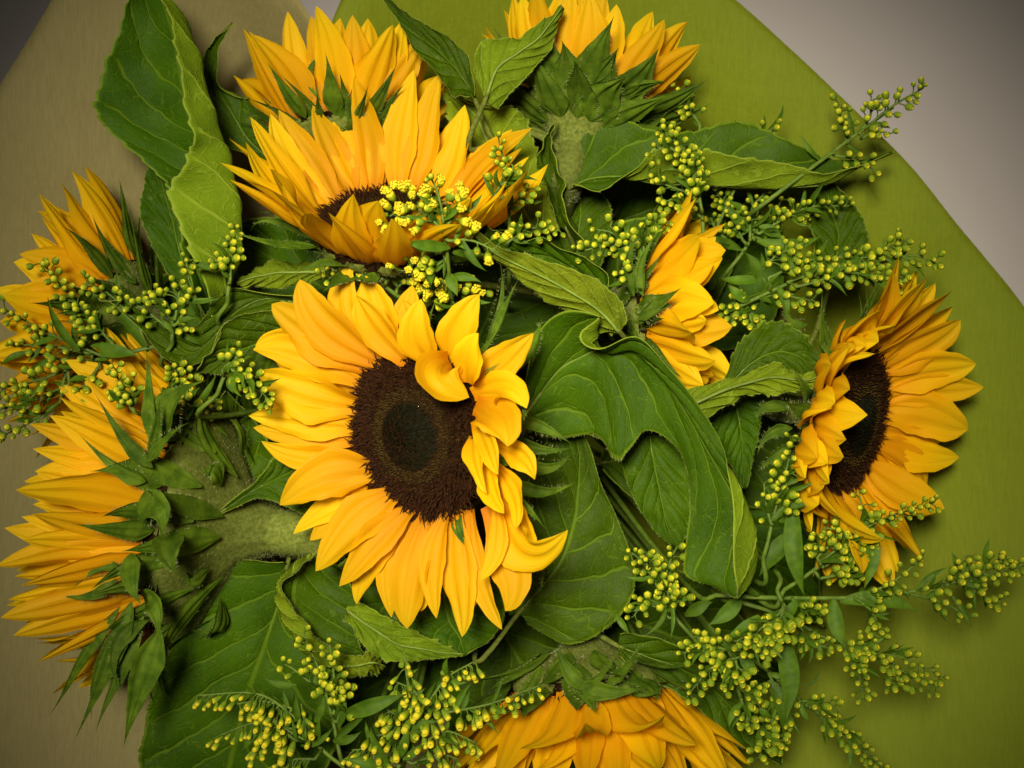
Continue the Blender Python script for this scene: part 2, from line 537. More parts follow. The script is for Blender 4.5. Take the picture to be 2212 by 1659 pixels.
def build_disc(parent, C, n, R, dense, rng, drops=0):
    n = nz(n)
    dome = 0.20 * R
    prof = [(R * 1.0, -0.10 * R)] + [(R * math.cos(a), dome * math.sin(a)) for a in np.linspace(0, 1.5, 9)] + [(0.0005, dome)]
    v, f = lathe(prof, 40, C, n)
    d = link('disc', make_mesh('disc', v, f, [M['disc']]), parent)
    # florets in a seed spiral: curled anthers outside, an olive ring, tight dark buds inside
    k = np.arange(dense)
    rr = R * 1.0 * np.sqrt((k + 0.5) / dense)
    th = k * 2.39996323
    ref = np.array([0, 0, 1.0]) if abs(n[2]) < 0.9 else np.array([1.0, 0, 0])
    S = nz(np.cross(n, ref)); B = np.cross(n, S)
    rad = np.cos(th)[:, None] * S + np.sin(th)[:, None] * B
    tan = -np.sin(th)[:, None] * S + np.cos(th)[:, None] * B
    q = rr / R
    hh = dome * np.sqrt(np.clip(1 - q ** 2, 0, 1))
    base = C + rad * rr[:, None] + n * (hh - 0.0006)[:, None]
    buf = Buf()
    zone = np.where(q < 0.43, 2, np.where(q < 0.58, 1, 0))
    zone = np.where((q > 0.5) & (rng.random(dense) < 0.12), 1, zone)
    for z in (0, 1, 2):
        s = zone == z
        if z == 0:
            out = smooth(0.55, 1.0, q[s])[:, None]
            dr = n * (1.0 - 0.55 * out) + rad[s] * (0.15 + 0.95 * out) + rng.normal(0, 0.34, (s.sum(), 3))
            ln = rng.uniform(0.055, 0.105, s.sum()) * R * (0.55 + 1.05 * out[:, 0])
            rd = 0.020 * R
        elif z == 1:
            dr = n + rad[s] * 0.1 + rng.normal(0, 0.2, (s.sum(), 3)); ln = rng.uniform(0.035, 0.06, s.sum()) * R; rd = 0.020 * R
        else:
            dr = n * 0.9 - rad[s] * 0.55 + rng.normal(0, 0.16, (s.sum(), 3)); ln = rng.uniform(0.07, 0.12, s.sum()) * R; rd = 0.013 * R
        dr = nz(dr)
        # two-step hair: stalk then curled end
        m0 = base[s] + dr * (ln * 0.6)[:, None]
        v, f = hair_cones(base[s], dr, ln, rd)
        buf.add(v, f, z)
        if z == 0:
            d2 = nz(dr + tan[s] * rng.normal(0, 0.9, (s.sum(), 1)) + rng.normal(0, 0.3, (s.sum(), 3)) + rad[s] * 0.3)
            v, f = hair_cones(m0, d2, ln * 0.9, rd * 0.62)
            buf.add(v, f, 0)
    o = link('florets', buf.mesh('florets', [M['floret_brown'], M['floret_olive'], M['floret_dark']], False), d)
    o['kind'] = 'stuff'
    for i in range(drops):
        a = rng.uniform(0, 6.28); r = R * rng.uniform(0.05, 0.45)
        p = C + (math.cos(a) * S + math.sin(a) * B) * r + n * (dome + 0.0016)
        rad_d = rng.uniform(0.00028, 0.00055)
        pr = [(rad_d * math.sin(b), -rad_d * math.cos(b)) for b in np.linspace(0.05, math.pi - 0.05, 7)]
        v, f = lathe(pr, 8, p, n)
        link('dew_drop', make_mesh('dew_drop', v, f, [M['drop']]), d)
    return d

def stem_path(p0, n, reach, seed):
    r = np.random.default_rng(seed)
    foot = BASE + np.array([r.uniform(-0.018, 0.018), r.uniform(-0.018, 0.018), 0.004])
    p1 = p0 - nz(n) * reach + np.array([0, 0, -0.6 * reach])
    p2 = np.array([p1[0] * 0.45, p1[1] * 0.45, min(p1[2] - 0.05, -0.15)])
    return catmull([p0, p0 - nz(n) * reach * 0.6 + np.array([0, 0, -0.02 * reach]), p1, p2, foot + np.array([0, 0, 0.06]), foot], 44)

ROOT_Z = TABLE_Z
def new_flower(label, C):
    root = bpy.data.objects.new('sunflower', None)
    COL.objects.link(root)
    root.empty_display_size = 0.02
    return tag(root, label, 'sunflower', 'sunflowers in the bouquet')

STEMS = {}
def flower(key, label, C, n, R, L, width, npet, alpha, curl=0.0, bracts=16, blen=0.024, balpha=20, bcurl=30, bwid=0.011, reach=0.05, seed=1, dense=900, lay=2,
           stem_r=0.0055, petals=None, skip=None, lmul=None, drops=0, hairy=True, cupf=0.3, lat=0.06, curlf=None, free=False, pt=(2.2, 3.2)):
    rng = np.random.default_rng(seed)
    C = P(*C); n = nz(n)
    root = new_flower(label, C)
    zc = np.array([0, 0, 1.0])
    near = nz(zc - n * np.dot(zc, n)) if abs(n[2]) < 0.999 else np.array([0, -1.0, 0])
    rt = np.cross(n, near)
    def ring(th): return math.cos(th) * near + math.sin(th) * rt
    # receptacle and stem
    prof = [(R * 0.97, 0.0), (R * 0.98, -0.08 * R), (R * 0.88, -0.20 * R), (R * 0.60, -0.32 * R), (stem_r * 1.9, -0.46 * R), (stem_r * 1.36, -0.60 * R), (stem_r * 1.14, -0.70 * R), (stem_r * 0.98, -0.78 * R)]
    v, f = lathe(prof, 60, C, n, 0.022, 13)
    rec = link('receptacle', make_mesh('receptacle', v, f, [M['stem']]), root)
    sp = stem_path(C - n * (0.50 * R), n, reach, seed)
    STEMS[key] = (root, sp)
    v, f = tube(sp, np.linspace(stem_r * 1.12, stem_r * 0.85, len(sp)), 12)
    st = link('stem', make_mesh('stem', v, f, [M['stem']]), root)
    if hairy:
        m = 2200
        i = rng.integers(0, 16, m)
        fr = rng.random(m)[:, None]
        pc = sp[i] * (1 - fr) + sp[i + 1] * fr
        T, S, B = frames(sp)
        a = rng.uniform(0, 6.28, m)[:, None]
        dd = np.cos(a) * S[i] + np.sin(a) * B[i]
        v, f = hair_cones(pc + dd * stem_r * 1.02, dd + rng.normal(0, 0.3, (m, 3)), rng.uniform(0.0008, 0.002, m), 0.00008)
        o = link('hair', make_mesh('hair', v, f, [M['hair']], smooth_on=False), st); o['kind'] = 'stuff'
        m = 2000
        a = rng.uniform(0, 6.28, m); s = rng.uniform(0.15, 0.95, m)
        zz = -s * 0.74 * R
        pr = np.array(prof); rr = np.interp(-zz, -pr[:, 1], pr[:, 0])
        dd = np.cos(a)[:, None] * near + np.sin(a)[:, None] * rt
        v, f = hair_cones(C + n * zz[:, None] + dd * rr[:, None], dd - n * 0.5 + rng.normal(0, 0.3, (m, 3)), rng.uniform(0.0008, 0.0018, m), 0.00008)
        o = link('hair', make_mesh('hair', v, f, [M['hair']], smooth_on=False), rec); o['kind'] = 'stuff'
    build_disc(root, C, n, R * 0.97, dense, rng, drops)
    # rays
    if petals is None:
        for layer in range(lay):
            for i in range(npet):
                th = 2 * math.pi * (i + 0.5 * layer + rng.uniform(-0.28, 0.28)) / npet
                deg = (math.degrees(th) + 180) % 360 - 180       # 0 = side nearest to the viewer
                if skip and skip(deg): continue
                a = math.radians(alpha(deg) + (0, -11, -20)[layer] + rng.uniform(-9, 9))
                cu = math.radians((curlf(deg) if curlf else curl) + rng.uniform(-16, 16))
                Lp = L * rng.uniform(0.86, 1.08) * (lmul(deg) if lmul else 1.0)
                r = ring(th); tg = nz(np.cross(n, r))
                base = C + r * R * 0.90 - n * R * (0.01 + 0.03 * layer)
                d0 = r * math.cos(a) + n * math.sin(a)
                d1 = r * math.cos(a + cu) + n * math.sin(a + cu)
                mid = base + d0 * Lp * 0.5
                tip = mid + d1 * Lp * 0.5 + tg * Lp * rng.uniform(-lat, lat) * 2
                nr = n * math.cos(a) - r * math.sin(a) + tg * rng.uniform(-0.25, 0.25)
                ray_petal(base, mid, tip, width * rng.uniform(0.85, 1.15), nr, rng.uniform(0.5, 1.2) * cupf, rng.uniform(-0.5, 0.5), rng.uniform(0.05, 0.28), rng,
                          rng.uniform(*pt), parent=root)
    else:
        for (bx, by, mx, my, tx, ty, w, zs, zm, zt, tw) in petals:
            def onplane(x, y):
                z = C[2]
                for _ in range(6):
                    p = P(x, y, z * 100)
                    z = C[2] - ((p[0] - C[0]) * n[0] + (p[1] - C[1]) * n[1]) / n[2]
                return z * 100
            bx, by = bx + (905 - bx) * 0.10, by + (938 - by) * 0.10
            zb = onplane(bx, by)
            b = P(bx, by, zb + zs); m_ = P(mx, my, zb + zm); t_ = P(tx, ty, zb + zt)
            r = nz(b - C)
            nn = nz(n * 0.9 + np.array([0, 0, 0.55]) - r * 0.2)
            if tw and tw >= 10:         # petal turned over the disc, its back to the viewer
                nn = nz(np.array([0.2, 0.1, 1.0])); tw = tw - 10
            ray_petal(b, m_, t_, w * PX * 1.24, nn, rng.uniform(0.12, 0.4), tw + rng.uniform(-0.35, 0.35), rng.uniform(0.12, 0.42), rng, rng.uniform(2.3, 3.3), parent=root)
    # bracts
    for i in range(bracts):
        layer = i % 3
        th = 2 * math.pi * (i + rng.uniform(-0.3, 0.3)) / bracts
        deg = (math.degrees(th) + 180) % 360 - 180
        r = ring(th); tg = np.cross(n, r)
        ba = balpha(deg) if callable(balpha) else balpha
        bc = bcurl(deg) if callable(bcurl) else bcurl
        a = math.radians(ba - (0, 6, 14)[layer] + rng.uniform(-12, 12))
        cu = math.radians(bc + rng.uniform(-25, 25))
        Lb = blen * rng.uniform(0.8, 1.25)
        pa = math.radians(alpha(deg) - 11 * (lay - 1) - 10) if petals is None else math.radians(15)
        if layer == 0:
            a = min(a, pa - 0.12); cu = min(cu, pa + 0.05 - a)
        else:
            cu = min(cu, pa - rng.uniform(0.03, 0.5) - a)
        if layer == 0 or (free and layer == 2 and i % 2):
            base = C + r * R * (1.0, 0.86, 0.62)[layer] - n * R * (0.07, 0.20, 0.38)[layer]
            if layer == 2:
                a = math.radians(rng.uniform(-25, 25)); cu = math.radians(rng.uniform(50, 130)); Lb *= 0.85
            mid = base + (r * math.cos(a) + n * math.sin(a)) * Lb * 0.5
            tip = mid + (r * math.cos(a + cu) + n * math.sin(a + cu)) * Lb * 0.55 + tg * Lb * rng.uniform(-0.2, 0.2)
        else:               # grows from low on the cup, hugs it and bends over the rim
            base = C + r * R * (0, 0.80, 0.52)[layer] - n * R * (0, 0.30, 0.43)[layer]
            mid = C + r * R * (0, 1.17, 1.08)[layer] + n * R * (0, 0.04, -0.20)[layer]
            tip = mid + (r * math.cos(a + cu) + n * math.sin(a + cu)) * Lb * (0, 0.62, 0.66)[layer] + tg * Lb * rng.uniform(-0.15, 0.15)
        nr = n * math.cos(a) - r * math.sin(a)
        wb = bwid * rng.uniform(0.8, 1.2)
        o = ray_petal(base, mid, tip, wb, nr, 0.12, rng.uniform(-0.4, 0.4), 0.12, rng, name='bract', parent=root, mat=M['bract'], kind='bract')
        if hairy:
            bract_margin_hair(o, base, mid, tip, wb, nr, rng)
    return root

# base xy, middle xy, tip xy, width (picture grid), heights over the disc plane at base/middle/tip (cm), twist (+10: lies over the disc)
main_petals = [
    # upper left round to the left
    (800, 770, 745, 665, 760, 566, 70, 0, 0.2, 0.2, 0), (850, 752, 812, 672, 789, 596, 84, 0.1, 0.5, 0.6, 0.2), (872, 745, 880, 680, 893, 616, 58, 0, 0.3, 0.2, -0.2),
    (820, 770, 700, 690, 640, 606, 92, 0.1, 0.5, 0.4, 0.1), (795, 785, 670, 715, 586, 658, 88, 0, 0.3, 0.0, 0), (880, 765, 815, 700, 768, 640, 78, 0.4, 0.9, 0.9, -0.1),
    (775, 812, 655, 762, 547, 760, 78, 0, 0.2, 0.0, 0), (780, 800, 640, 745, 548, 738, 60, -0.4, -0.4, -0.4, 0), (765, 872, 650, 842, 556, 815, 104, 0.2, 0.5, 0.2, 0),
    (765, 850, 660, 800, 590, 770, 70, -0.5, -0.6, -0.5, 0), (762, 922, 650, 906, 537, 901, 72, 0.1, 0.3, 0.1, 0), (765, 955, 655, 940, 547, 923, 58, -0.1, 0, -0.2, 0),
    (770, 985, 660, 990, 565, 951, 52, -0.1, 0.1, -0.2, 0), (780, 900, 660, 880, 575, 870, 60, -0.6, -0.6, -0.6, 0), (785, 1000, 690, 1000, 610, 985, 50, -0.6, -0.7, -0.7, 0),
    (805, 1030, 700, 1036, 600, 1085, 98, 0.2, 0.6, 0.2, 0), (825, 1060, 730, 1085, 634, 1156, 60, -0.4, -0.5, -0.6, 0), (835, 1065, 745, 1110, 668, 1166, 62, -0.5, -0.6, -0.8, 0),
    # lower left round to the bottom
    (852, 1075, 765, 1140, 679, 1231, 92, 0.2, 0.6, 0.3, 0), (895, 1105, 810, 1180, 728, 1262, 70, 0.1, 0.5, 0.3, 0), (880, 1100, 800, 1200, 777, 1306, 64, -0.2, -0.1, -0.3, 0),
    (900, 1118, 850, 1225, 837, 1334, 58, -0.2, -0.1, -0.3, 0), (930, 1122, 888, 1250, 880, 1358, 78, 0, 0.3, 0.1, 0), (972, 1125, 940, 1228, 936, 1336, 60, 0.2, 0.5, 0.4, 0),
    (990, 1122, 1000, 1250, 992, 1374, 80, 0, 0.3, 0.2, 0), (1030, 1118, 1045, 1255, 1077, 1363, 44, -0.2, 0, 0.1, 0), (1075, 1105, 1112, 1225, 1085, 1314, 84, 0, 0.7, 0.6, 0),
    (1085, 1085, 1070, 1180, 1039, 1256, 40, 0.3, 1.0, 1.1, 0), (1020, 1120, 1020, 1230, 1010, 1320, 60, -0.4, -0.4, -0.5, 0), (960, 1125, 920, 1240, 905, 1320, 60, -0.4, -0.4, -0.5, 0),
    (1105, 1075, 1140, 1185, 1229, 1146, 92, 0.2, 1.0, 1.8, 0.5), (1095, 1060, 1128, 1140, 1150, 1195, 60, 0, 0.5, 0.6, 0.2),
    # right-hand side, curled forward over the disc
    (1092, 1015, 1112, 1080, 1120, 1140, 46, 0.3, 1.4, 2.2, 0), (1066, 985, 1066, 1055, 1085, 1114, 46, 0.3, 1.6, 2.5, 0.1), (1085, 962, 1125, 985, 1156, 1036, 50, 0.1, 1.2, 1.6, 0.2),
    (1038, 930, 1028, 995, 1053, 1066, 48, 0.2, 1.6, 2.2, 0.3), (1040, 903, 1052, 962, 1080, 1023, 52, 0.5, 2.0, 2.8, 0.2), (1040, 868, 1082, 905, 1092, 964, 84, 0.6, 2.2, 3.0, 10.2),
    (1034, 842, 1092, 832, 1132, 884, 62, 0.4, 1.8, 2.5, 10.0), (1028, 822, 1088, 778, 1154, 720, 72, 0.2, 1.2, 1.6, 0.2), (1024, 815, 1012, 768, 1036, 722, 68, 0.8, 1.9, 2.4, 0.0),
    (980, 768, 990, 705, 1039, 638, 78, 0, 0.9, 1.2, 0.2), (978, 764, 952, 816, 1012, 862, 84, 0.5, 2.0, 1.7, 10.2), (948, 772, 905, 722, 905, 645, 76, 0.3, 1.2, 1.4, 0.2),
    (925, 765, 895, 700, 872, 650, 60, 0, 0.5, 0.5, 0.1),
]
flower('main', 'wide open sunflower with dark brown disc facing up, right-hand petals curling over the disc', (905, 938, -0.6), (-0.56, -0.12, 0.82), 0.0352, 0.042, 0.015, 18, lambda d: 30,
       petals=main_petals, bracts=20, blen=0.030, balpha=10, bcurl=25, bwid=0.008, reach=0.06, seed=11, dense=3400, drops=16)
flower('upper', 'cup-shaped sunflower with tall upright petals and yellow goldenrod in front of its disc', (838, 492, -3.0), (0.03, 0.79, 0.60), 0.0320, 0.050, 0.0185, 18,
       lambda d: 57 if abs(d) < 60 else (46 if abs(d) < 120 else 52), curl=8, lmul=lambda d: 0.98 if abs(d) < 60 else 1.05, bracts=18, blen=0.030, balpha=5, bcurl=30, bwid=0.009, reach=0.05, seed=22, dense=1300)
flower('rear_left', 'sunflower seen from behind beside kraft paper, dark green bracts against yellow petals', (735, 298, -7.5), (0.02, 0.95, -0.30), 0.0255, 0.046, 0.0195, 14,
       lambda d: 64, curl=0, bracts=33, blen=0.032, balpha=50, bcurl=25, bwid=0.009, reach=0.05, seed=33, dense=600, lay=3)
flower('rear_right', 'sunflower seen from behind, large dark green bracts and thick pale stem', (1258, 240, -7.0), (0.22, 0.92, -0.32), 0.0285, 0.042, 0.0185, 13,
       lambda d: 67, curl=0, bracts=36, blen=0.026, balpha=54, bcurl=25, bwid=0.0180, reach=0.03, seed=44, dense=600, lay=3, stem_r=0.0072)
flower('left', 'big side-on sunflower, dense yellow petals to one side, hairy curled bracts and hairy stem', (424, 1122, -6.5), (-0.965, 0.12, -0.18), 0.0540, 0.059, 0.0185, 40,
       lambda d: 72, curl=6, lat=0.03, bracts=51, blen=0.030, balpha=lambda d: 44 if abs(d) < 60 else 25, bcurl=lambda d: 50 if abs(d) < 40 else (-50 if abs(d) < 110 else 10), bwid=0.0120, reach=0.040, seed=55, dense=900, lay=3, stem_r=0.0095, free=True)
flower('left_rear', 'sunflower partly hidden behind goldenrod at the kraft paper, petals pointing away', (262, 700, -8.0), (-0.94, 0.20, -0.12), 0.0320, 0.047, 0.0205, 16,
       lambda d: 60, curl=6, bracts=27, blen=0.030, balpha=42, bcurl=20, bwid=0.010, reach=0.05, seed=66, dense=500, lay=3)
flower('right_small', 'side-on smaller sunflower between leaves and goldenrod, petals fanned outward', (1390, 668, -4.8), (0.96, 0.08, 0.10), 0.0255, 0.039, 0.0215, 15,
       lambda d: 66, curl=-4, bracts=27, blen=0.028, balpha=44, bcurl=15, bwid=0.010, reach=0.02, seed=77, dense=500, lay=3, pt=(2.8, 4.2))
flower('right', 'sunflower beside green paper, brown disc seen at an angle, front petals folded inward', (1835, 912, -3.8), (0.79, -0.20, 0.58), 0.0335, 0.047, 0.0190, 24,
       lambda d: 30 if abs(d) < 60 else 40, curl=4, curlf=lambda d: 36 if abs(d) < 70 else -6, lmul=lambda d: 0.72 if abs(d) < 60 else (0.95 if abs(d) < 95 else 1.03), bracts=27, blen=0.028, balpha=10, bcurl=20, bwid=0.009, reach=0.05, seed=88, dense=1500, lay=3, pt=(3.2, 5.0))
flower('bottom', 'sunflower hanging downward with recurved petal tips and broad woolly bracts', (1270, 1478, -6.5), (0.08, -0.96, 0.14), 0.0370, 0.058, 0.0190, 23,
       lambda d: 62, curl=6, curlf=lambda d: -30 if abs(d) < 24 else -4, bracts=30, blen=0.024, balpha=45, bcurl=20, bwid=0.014, reach=0.018, seed=99, dense=600, lay=3, stem_r=0.0060)

# long single bracts that stand clear of their flower: flower, base / middle / tip on the picture grid with height, width
LONG = [('main', (1108, 905, -0.2), (1180, 930, 0.3), (1238, 958, 0.3), 26), ('main', (1100, 942, -0.6), (1170, 968, -0.2), (1240, 970, 0.2), 28), ('main', (1110, 985, -1.0), (1185, 1005, -0.6), (1247, 974, 0.2), 28),
        ('main', (1100, 1035, -1.2), (1175, 1060, -0.8), (1248, 1040, -0.2), 28), ('main', (1040, 770, -0.8), (1078, 650, -0.6), (1084, 556, -0.4), 17), ('main', (1055, 745, -0.8), (1088, 662, -0.4), (1124, 605, 0.1), 17),
        ('main', (1120, 800, -0.4), (1158, 735, 0.2), (1168, 682, 0.8), 24), ('main', (905, 660, -1.6), (897, 600, -1.4), (898, 545, -1.2), 14), ('main', (1150, 1180, -2.0), (1168, 1230, -1.8), (1168, 1285, -1.6), 12),
        ('bottom', (1205, 1405, -2.6), (1270, 1480, -1.9), (1346, 1374, -0.8), 34), ('bottom', (1310, 1478, -2.4), (1355, 1440, -1.6), (1388, 1386, -1.0), 26), ('bottom', (1250, 1478, -2.0), (1320, 1492, -1.4), (1402, 1488, -1.2), 40),
        ('left', (322, 950, -0.8), (325, 850, -0.2), (313, 752, 0.2), 30), ('left', (355, 950, -0.9), (372, 870, 0.0), (448, 814, 0.6), 66), ('left', (322, 990, -0.6), (338, 920, 0.2), (347, 858, 0.8), 24),
        ('left', (318, 1000, -0.5), (350, 950, 0.3), (414, 915, 0.9), 22), ('left', (295, 1100, -0.5), (345, 1105, 0.6), (346, 1165, 0.4), 70), ('left', (285, 1195, -0.6), (282, 1260, 0.5), (312, 1306, 0.5), 44),
        ('left', (375, 1150, -1.0), (362, 1200, 0.6), (392, 1242, 0.4), 62), ('left', (310, 1290, -1.0), (335, 1320, 0.2), (343, 1394, 0.2), 46), ('left', (285, 1300, -1.4), (230, 1440, -1.2), (162, 1612, -2.0), 42),
        ('left', (290, 1320, -1.6), (215, 1450, -1.6), (197, 1556, -2.4), 30), ('left', (310, 1330, -1.6), (245, 1460, -1.4), (217, 1588, -2.0), 34), ('left', (260, 1310, -1.6), (180, 1440, -2.2), (97, 1545, -3.0), 26),
        ('left', (320, 1340, -1.4), (250, 1400, -0.8), (264, 1504, -1.0), 34), ('left', (345, 1360, -1.2), (300, 1490, -1.2), (266, 1618, -2.0), 62), ('left', (250, 1250, -1.2), (200, 1290, -0.9), (110, 1278, -1.0), 26),
        ('left', (260, 1230, -1.0), (215, 1230, -0.6), (155, 1270, -0.8), 22), ('left', (330, 1010, -0.6), (270, 945, -0.2), (200, 848, 0.0), 30), ('left', (315, 1040, -0.5), (250, 1010, 0.0), (168, 935, 0.1), 32),
        ('rear_left', (690, 215, -5.0), (668, 150, -4.8), (722, 110, -4.6), 18), ('upper', (700, 530, -3.0), (590, 478, -3.0), (540, 500, -2.6), 14),
        ('right', (1715, 880, -2.6), (1650, 880, -2.4), (1640, 918, -2.4), 26), ('right', (1712, 925, -2.8), (1660, 940, -2.6), (1636, 985, -2.6), 26), ('right', (1715, 965, -3.0), (1670, 990, -2.8), (1632, 1020, -2.6), 26),
        ('right', (1745, 700, -3.4), (1705, 690, -3.2), (1690, 640, -3.0), 18), ('right_small', (1370, 640, -1.4), (1360, 560, -1.0), (1385, 500, -0.8), 22), ('right_small', (1380, 700, -1.4), (1410, 660, -0.8), (1420, 630, -0.6), 24),
        ('right_small', (1390, 640, -1.4), (1385, 570, -1.2), (1430, 490, -1.0), 22), ('right_small', (1378, 690, -1.2), (1420, 670, -0.7), (1470, 650, -0.6), 22)]
for k, b, m_, t_, w in LONG:
    b, m_, t_ = P(*b), P(*m_), P(*t_)
    r_ = np.random.default_rng(int(w * 7 + abs(t_[0]) * 1e5))
    o = ray_petal(b, m_, t_, w * PX * 1.15, np.array([r_.uniform(-0.3, 0.3), r_.uniform(-0.3, 0.3), 1.0]), r_.uniform(0.2, 0.6), r_.uniform(-0.5, 0.5), 0.12, r_, name='bract', parent=STEMS[k][0], mat=M['bract'], kind='bract')
    bract_margin_hair(o, b, m_, t_, w * PX * 1.15, np.array([0, 0, 1.0]), r_)

# ------------------------------------------------------------------ sunflower leaves
def sunflower_leaf(key, rows, flip=False, teeth=16, tooth=0.0013, petiole=True, hairs=260, quilt=0.0012, seed=0, ruffle=0.0011):
    """rows from base to tip; each row = edge ... edge (x, y on the picture grid, height in cm), measured across the blade"""
    root, sp = STEMS[key]
    rng = np.random.default_rng(1000 + seed)
    nv, nu = 121, 29
    nc = max(len(r) for r in rows)
    ctl = []
    for r in rows:
        q = np.array([P(*p) for p in r])
        if len(q) != nc:
            q = catmull(q, nc)
        ctl.append(q)
    ctl = np.array(ctl)                       # rows, cols, 3
    A = catmull(ctl, nv)                      # nv, cols, 3
    G = catmull(np.swapaxes(A, 0, 1), nu)     # nu, nv, 3
    G = np.swapaxes(G, 0, 1)                  # nv, nu, 3
    u = np.linspace(-1, 1, nu); v = np.linspace(0, 1, nv)
    dv = np.gradient(G, axis=0); du = np.gradient(G, axis=1)
    N = nz(np.cross(du, dv))
    if (np.sign(N[..., 2]).mean() < 0) != flip:      # upper side towards the light unless the leaf is turned over
        N = -N; flip = True
    else:
        flip = False
    length = np.linalg.norm(np.diff(G[:, nu // 2], axis=0), axis=1).sum()
    wid = np.linalg.norm(np.diff(G, axis=1), axis=2).sum(1)
    wmax = wid.max()
    taper = np.clip(wid / wmax * 1.6, 0, 1)
    # blade swells between the side veins
    ph = (v[:, None] - V_SLOPE * np.abs(u)[None] ** 0.85) * N_LAT + 0.37 * (u[None] > 0)
    vein = np.exp(-((np.abs(ph % 1 - 0.5)) / 0.14) ** 2) * (1 - smooth(0.85, 1, np.abs(u)))[None]
    midv = np.exp(-(u / 0.09) ** 2)[None] * np.ones((nv, 1))
    bump = quilt * (0.5 - np.maximum(vein, midv)) * taper[:, None]
    fr = rng.uniform(0, 6.28, 6)
    rf = ruffle * (np.abs(u) ** 2.5)[None] * (np.sin(v * 17 + fr[0])[:, None] * (u > 0)[None] + np.sin(v * 15 + fr[1])[:, None] * (u <= 0)[None]
                                              + 0.6 * np.sin(v * 37 + fr[2])[:, None]) * taper[:, None]
    lump = 0.0006 * np.sin(3.1 * u[None] + 9 * v[:, None] + fr[3]) * np.sin(5.0 * u[None] - 13 * v[:, None] + fr[4])
    G = G + N * (bump + rf + lump * taper[:, None])[..., None]
    # toothed margin
    for e, j in ((-1, 0), (1, nu - 1)):
        outd = nz(G[:, j] - G[:, j - int(e)])
        along = nz(np.gradient(G[:, j], axis=0))
        s = (v * teeth + rng.uniform()) % 1.0
        saw = np.where(s < 0.72, s / 0.72, (1 - s) / 0.28)
        amp = tooth * (0.65 + 0.35 * np.sin(v * 41 + fr[5])) * np.clip(np.sin(np.pi * np.clip(v, 0.03, 0.985)) * 2.2, 0, 1)
        G[:, j] += outd * (amp * saw)[:, None] + along * (amp * 0.4 * saw)[:, None]
        G[:, j - int(e)] += outd * (amp * saw * 0.35)[:, None]
    flat = G.reshape(-1, 3); Nf = N.reshape(-1, 3)
    th = 0.00016
    top = flat + Nf * th; bot = flat - Nf * th
    k = len(flat)
    f1 = grid_faces(nv, nu, 0, flip); f2 = grid_faces(nv, nu, k, not flip)
    per = [i * nu for i in range(nv)] + [(nv - 1) * nu + j for j in range(1, nu)] + [i * nu + nu - 1 for i in range(nv - 2, -1, -1)] + list(range(nu - 2, 0, -1))
    f3 = [(per[i], per[(i + 1) % len(per)], per[(i + 1) % len(per)] + k, per[i] + k) for i in range(len(per))]
    fm = [0] * len(f1) + [1] * len(f2) + [1] * len(f3)
    uvA = np.stack(np.meshgrid(0.5 + 0.5 * u, v), -1).reshape(-1, 2)
    sd = rng.uniform(0, 50)
    uvB = np.stack([(uvA[:, 0] - 0.5) * wmax * 100 + sd, uvA[:, 1] * length * 100 + sd * 0.7], 1)
    me = make_mesh('leaf', np.concatenate([top, bot]), f1 + f2 + f3, [M['leaf_top'], M['leaf_under']], fm, {'UVMap': np.concatenate([uvA, uvA]), 'metric': np.concatenate([uvB, uvB])})
    leaf = link('leaf', me, root)
    mid = G[:, nu // 2]
    # midrib, thick on the underside
    rr = np.linspace(0.0008, 0.00022, nv)
    tv, tf = tube(mid[::3] - N[::3, nu // 2] * 0.0004, rr[::3], 7)
    link('midrib', make_mesh('midrib', tv, tf, [M['midrib']]), leaf)
    if petiole:
        b = mid[0]
        ok = sp[sp[:, 2] < b[2] - 0.015]
        if len(ok) == 0: ok = sp[-3:]
        q = ok[np.argmin(np.linalg.norm(ok - b, axis=1))]
        d0 = nz(mid[0] - mid[6])
        reach = min(0.03, 0.4 * np.linalg.norm(q - b))
        c = catmull([b + (mid[4] - b), b, b + d0 * reach + np.array([0, 0, -0.012]), (b + q) / 2 + np.array([0, 0, -0.008]), q], 22)
        tv, tf = tube(c, np.linspace(0.0007, 0.0020, len(c)), 8)
        link('petiole', make_mesh('petiole', tv, tf, [M['stem']]), leaf)
    if hairs:
        bases, dirs = [], []
        for j, jj in ((0, 1), (nu - 1, nu - 2)):
            i = rng.integers(2, nv - 2, hairs // 2)
            fr_ = rng.random((hairs // 2, 1))
            bases.append(G[i, j] * (1 - fr_) + G[i + 1, j] * fr_)
            dirs.append(nz(G[i, j] - G[i, jj]) + N[i, j] * rng.normal(0.1, 0.5, (hairs // 2, 1)) + rng.normal(0, 0.35, (hairs // 2, 3)))
        hv, hf = hair_cones(np.concatenate(bases), np.concatenate(dirs), rng.uniform(0.0005, 0.0013, 2 * (hairs // 2)), 0.00005)
        o = link('hair', make_mesh('hair', hv, hf, [M['hair']], smooth_on=False), leaf); o['kind'] = 'stuff'
    return leaf

def Z(rows, *zs):
    """attach heights: one tuple of column heights for all rows, or a (base, tip) pair of tuples"""
    out = []
    n = len(rows)
    for i, r in enumerate(rows):
        t = i / max(1, n - 1)
        a = zs[0]; b = zs[1] if len(zs) > 1 else zs[0]
        h = [a[k] * (1 - t) + b[k] * t for k in range(len(a))]
        out.append([(x, y, h[k if len(r) == len(h) else len(h) // 2]) for k, (x, y) in enumerate(r)])
    return out

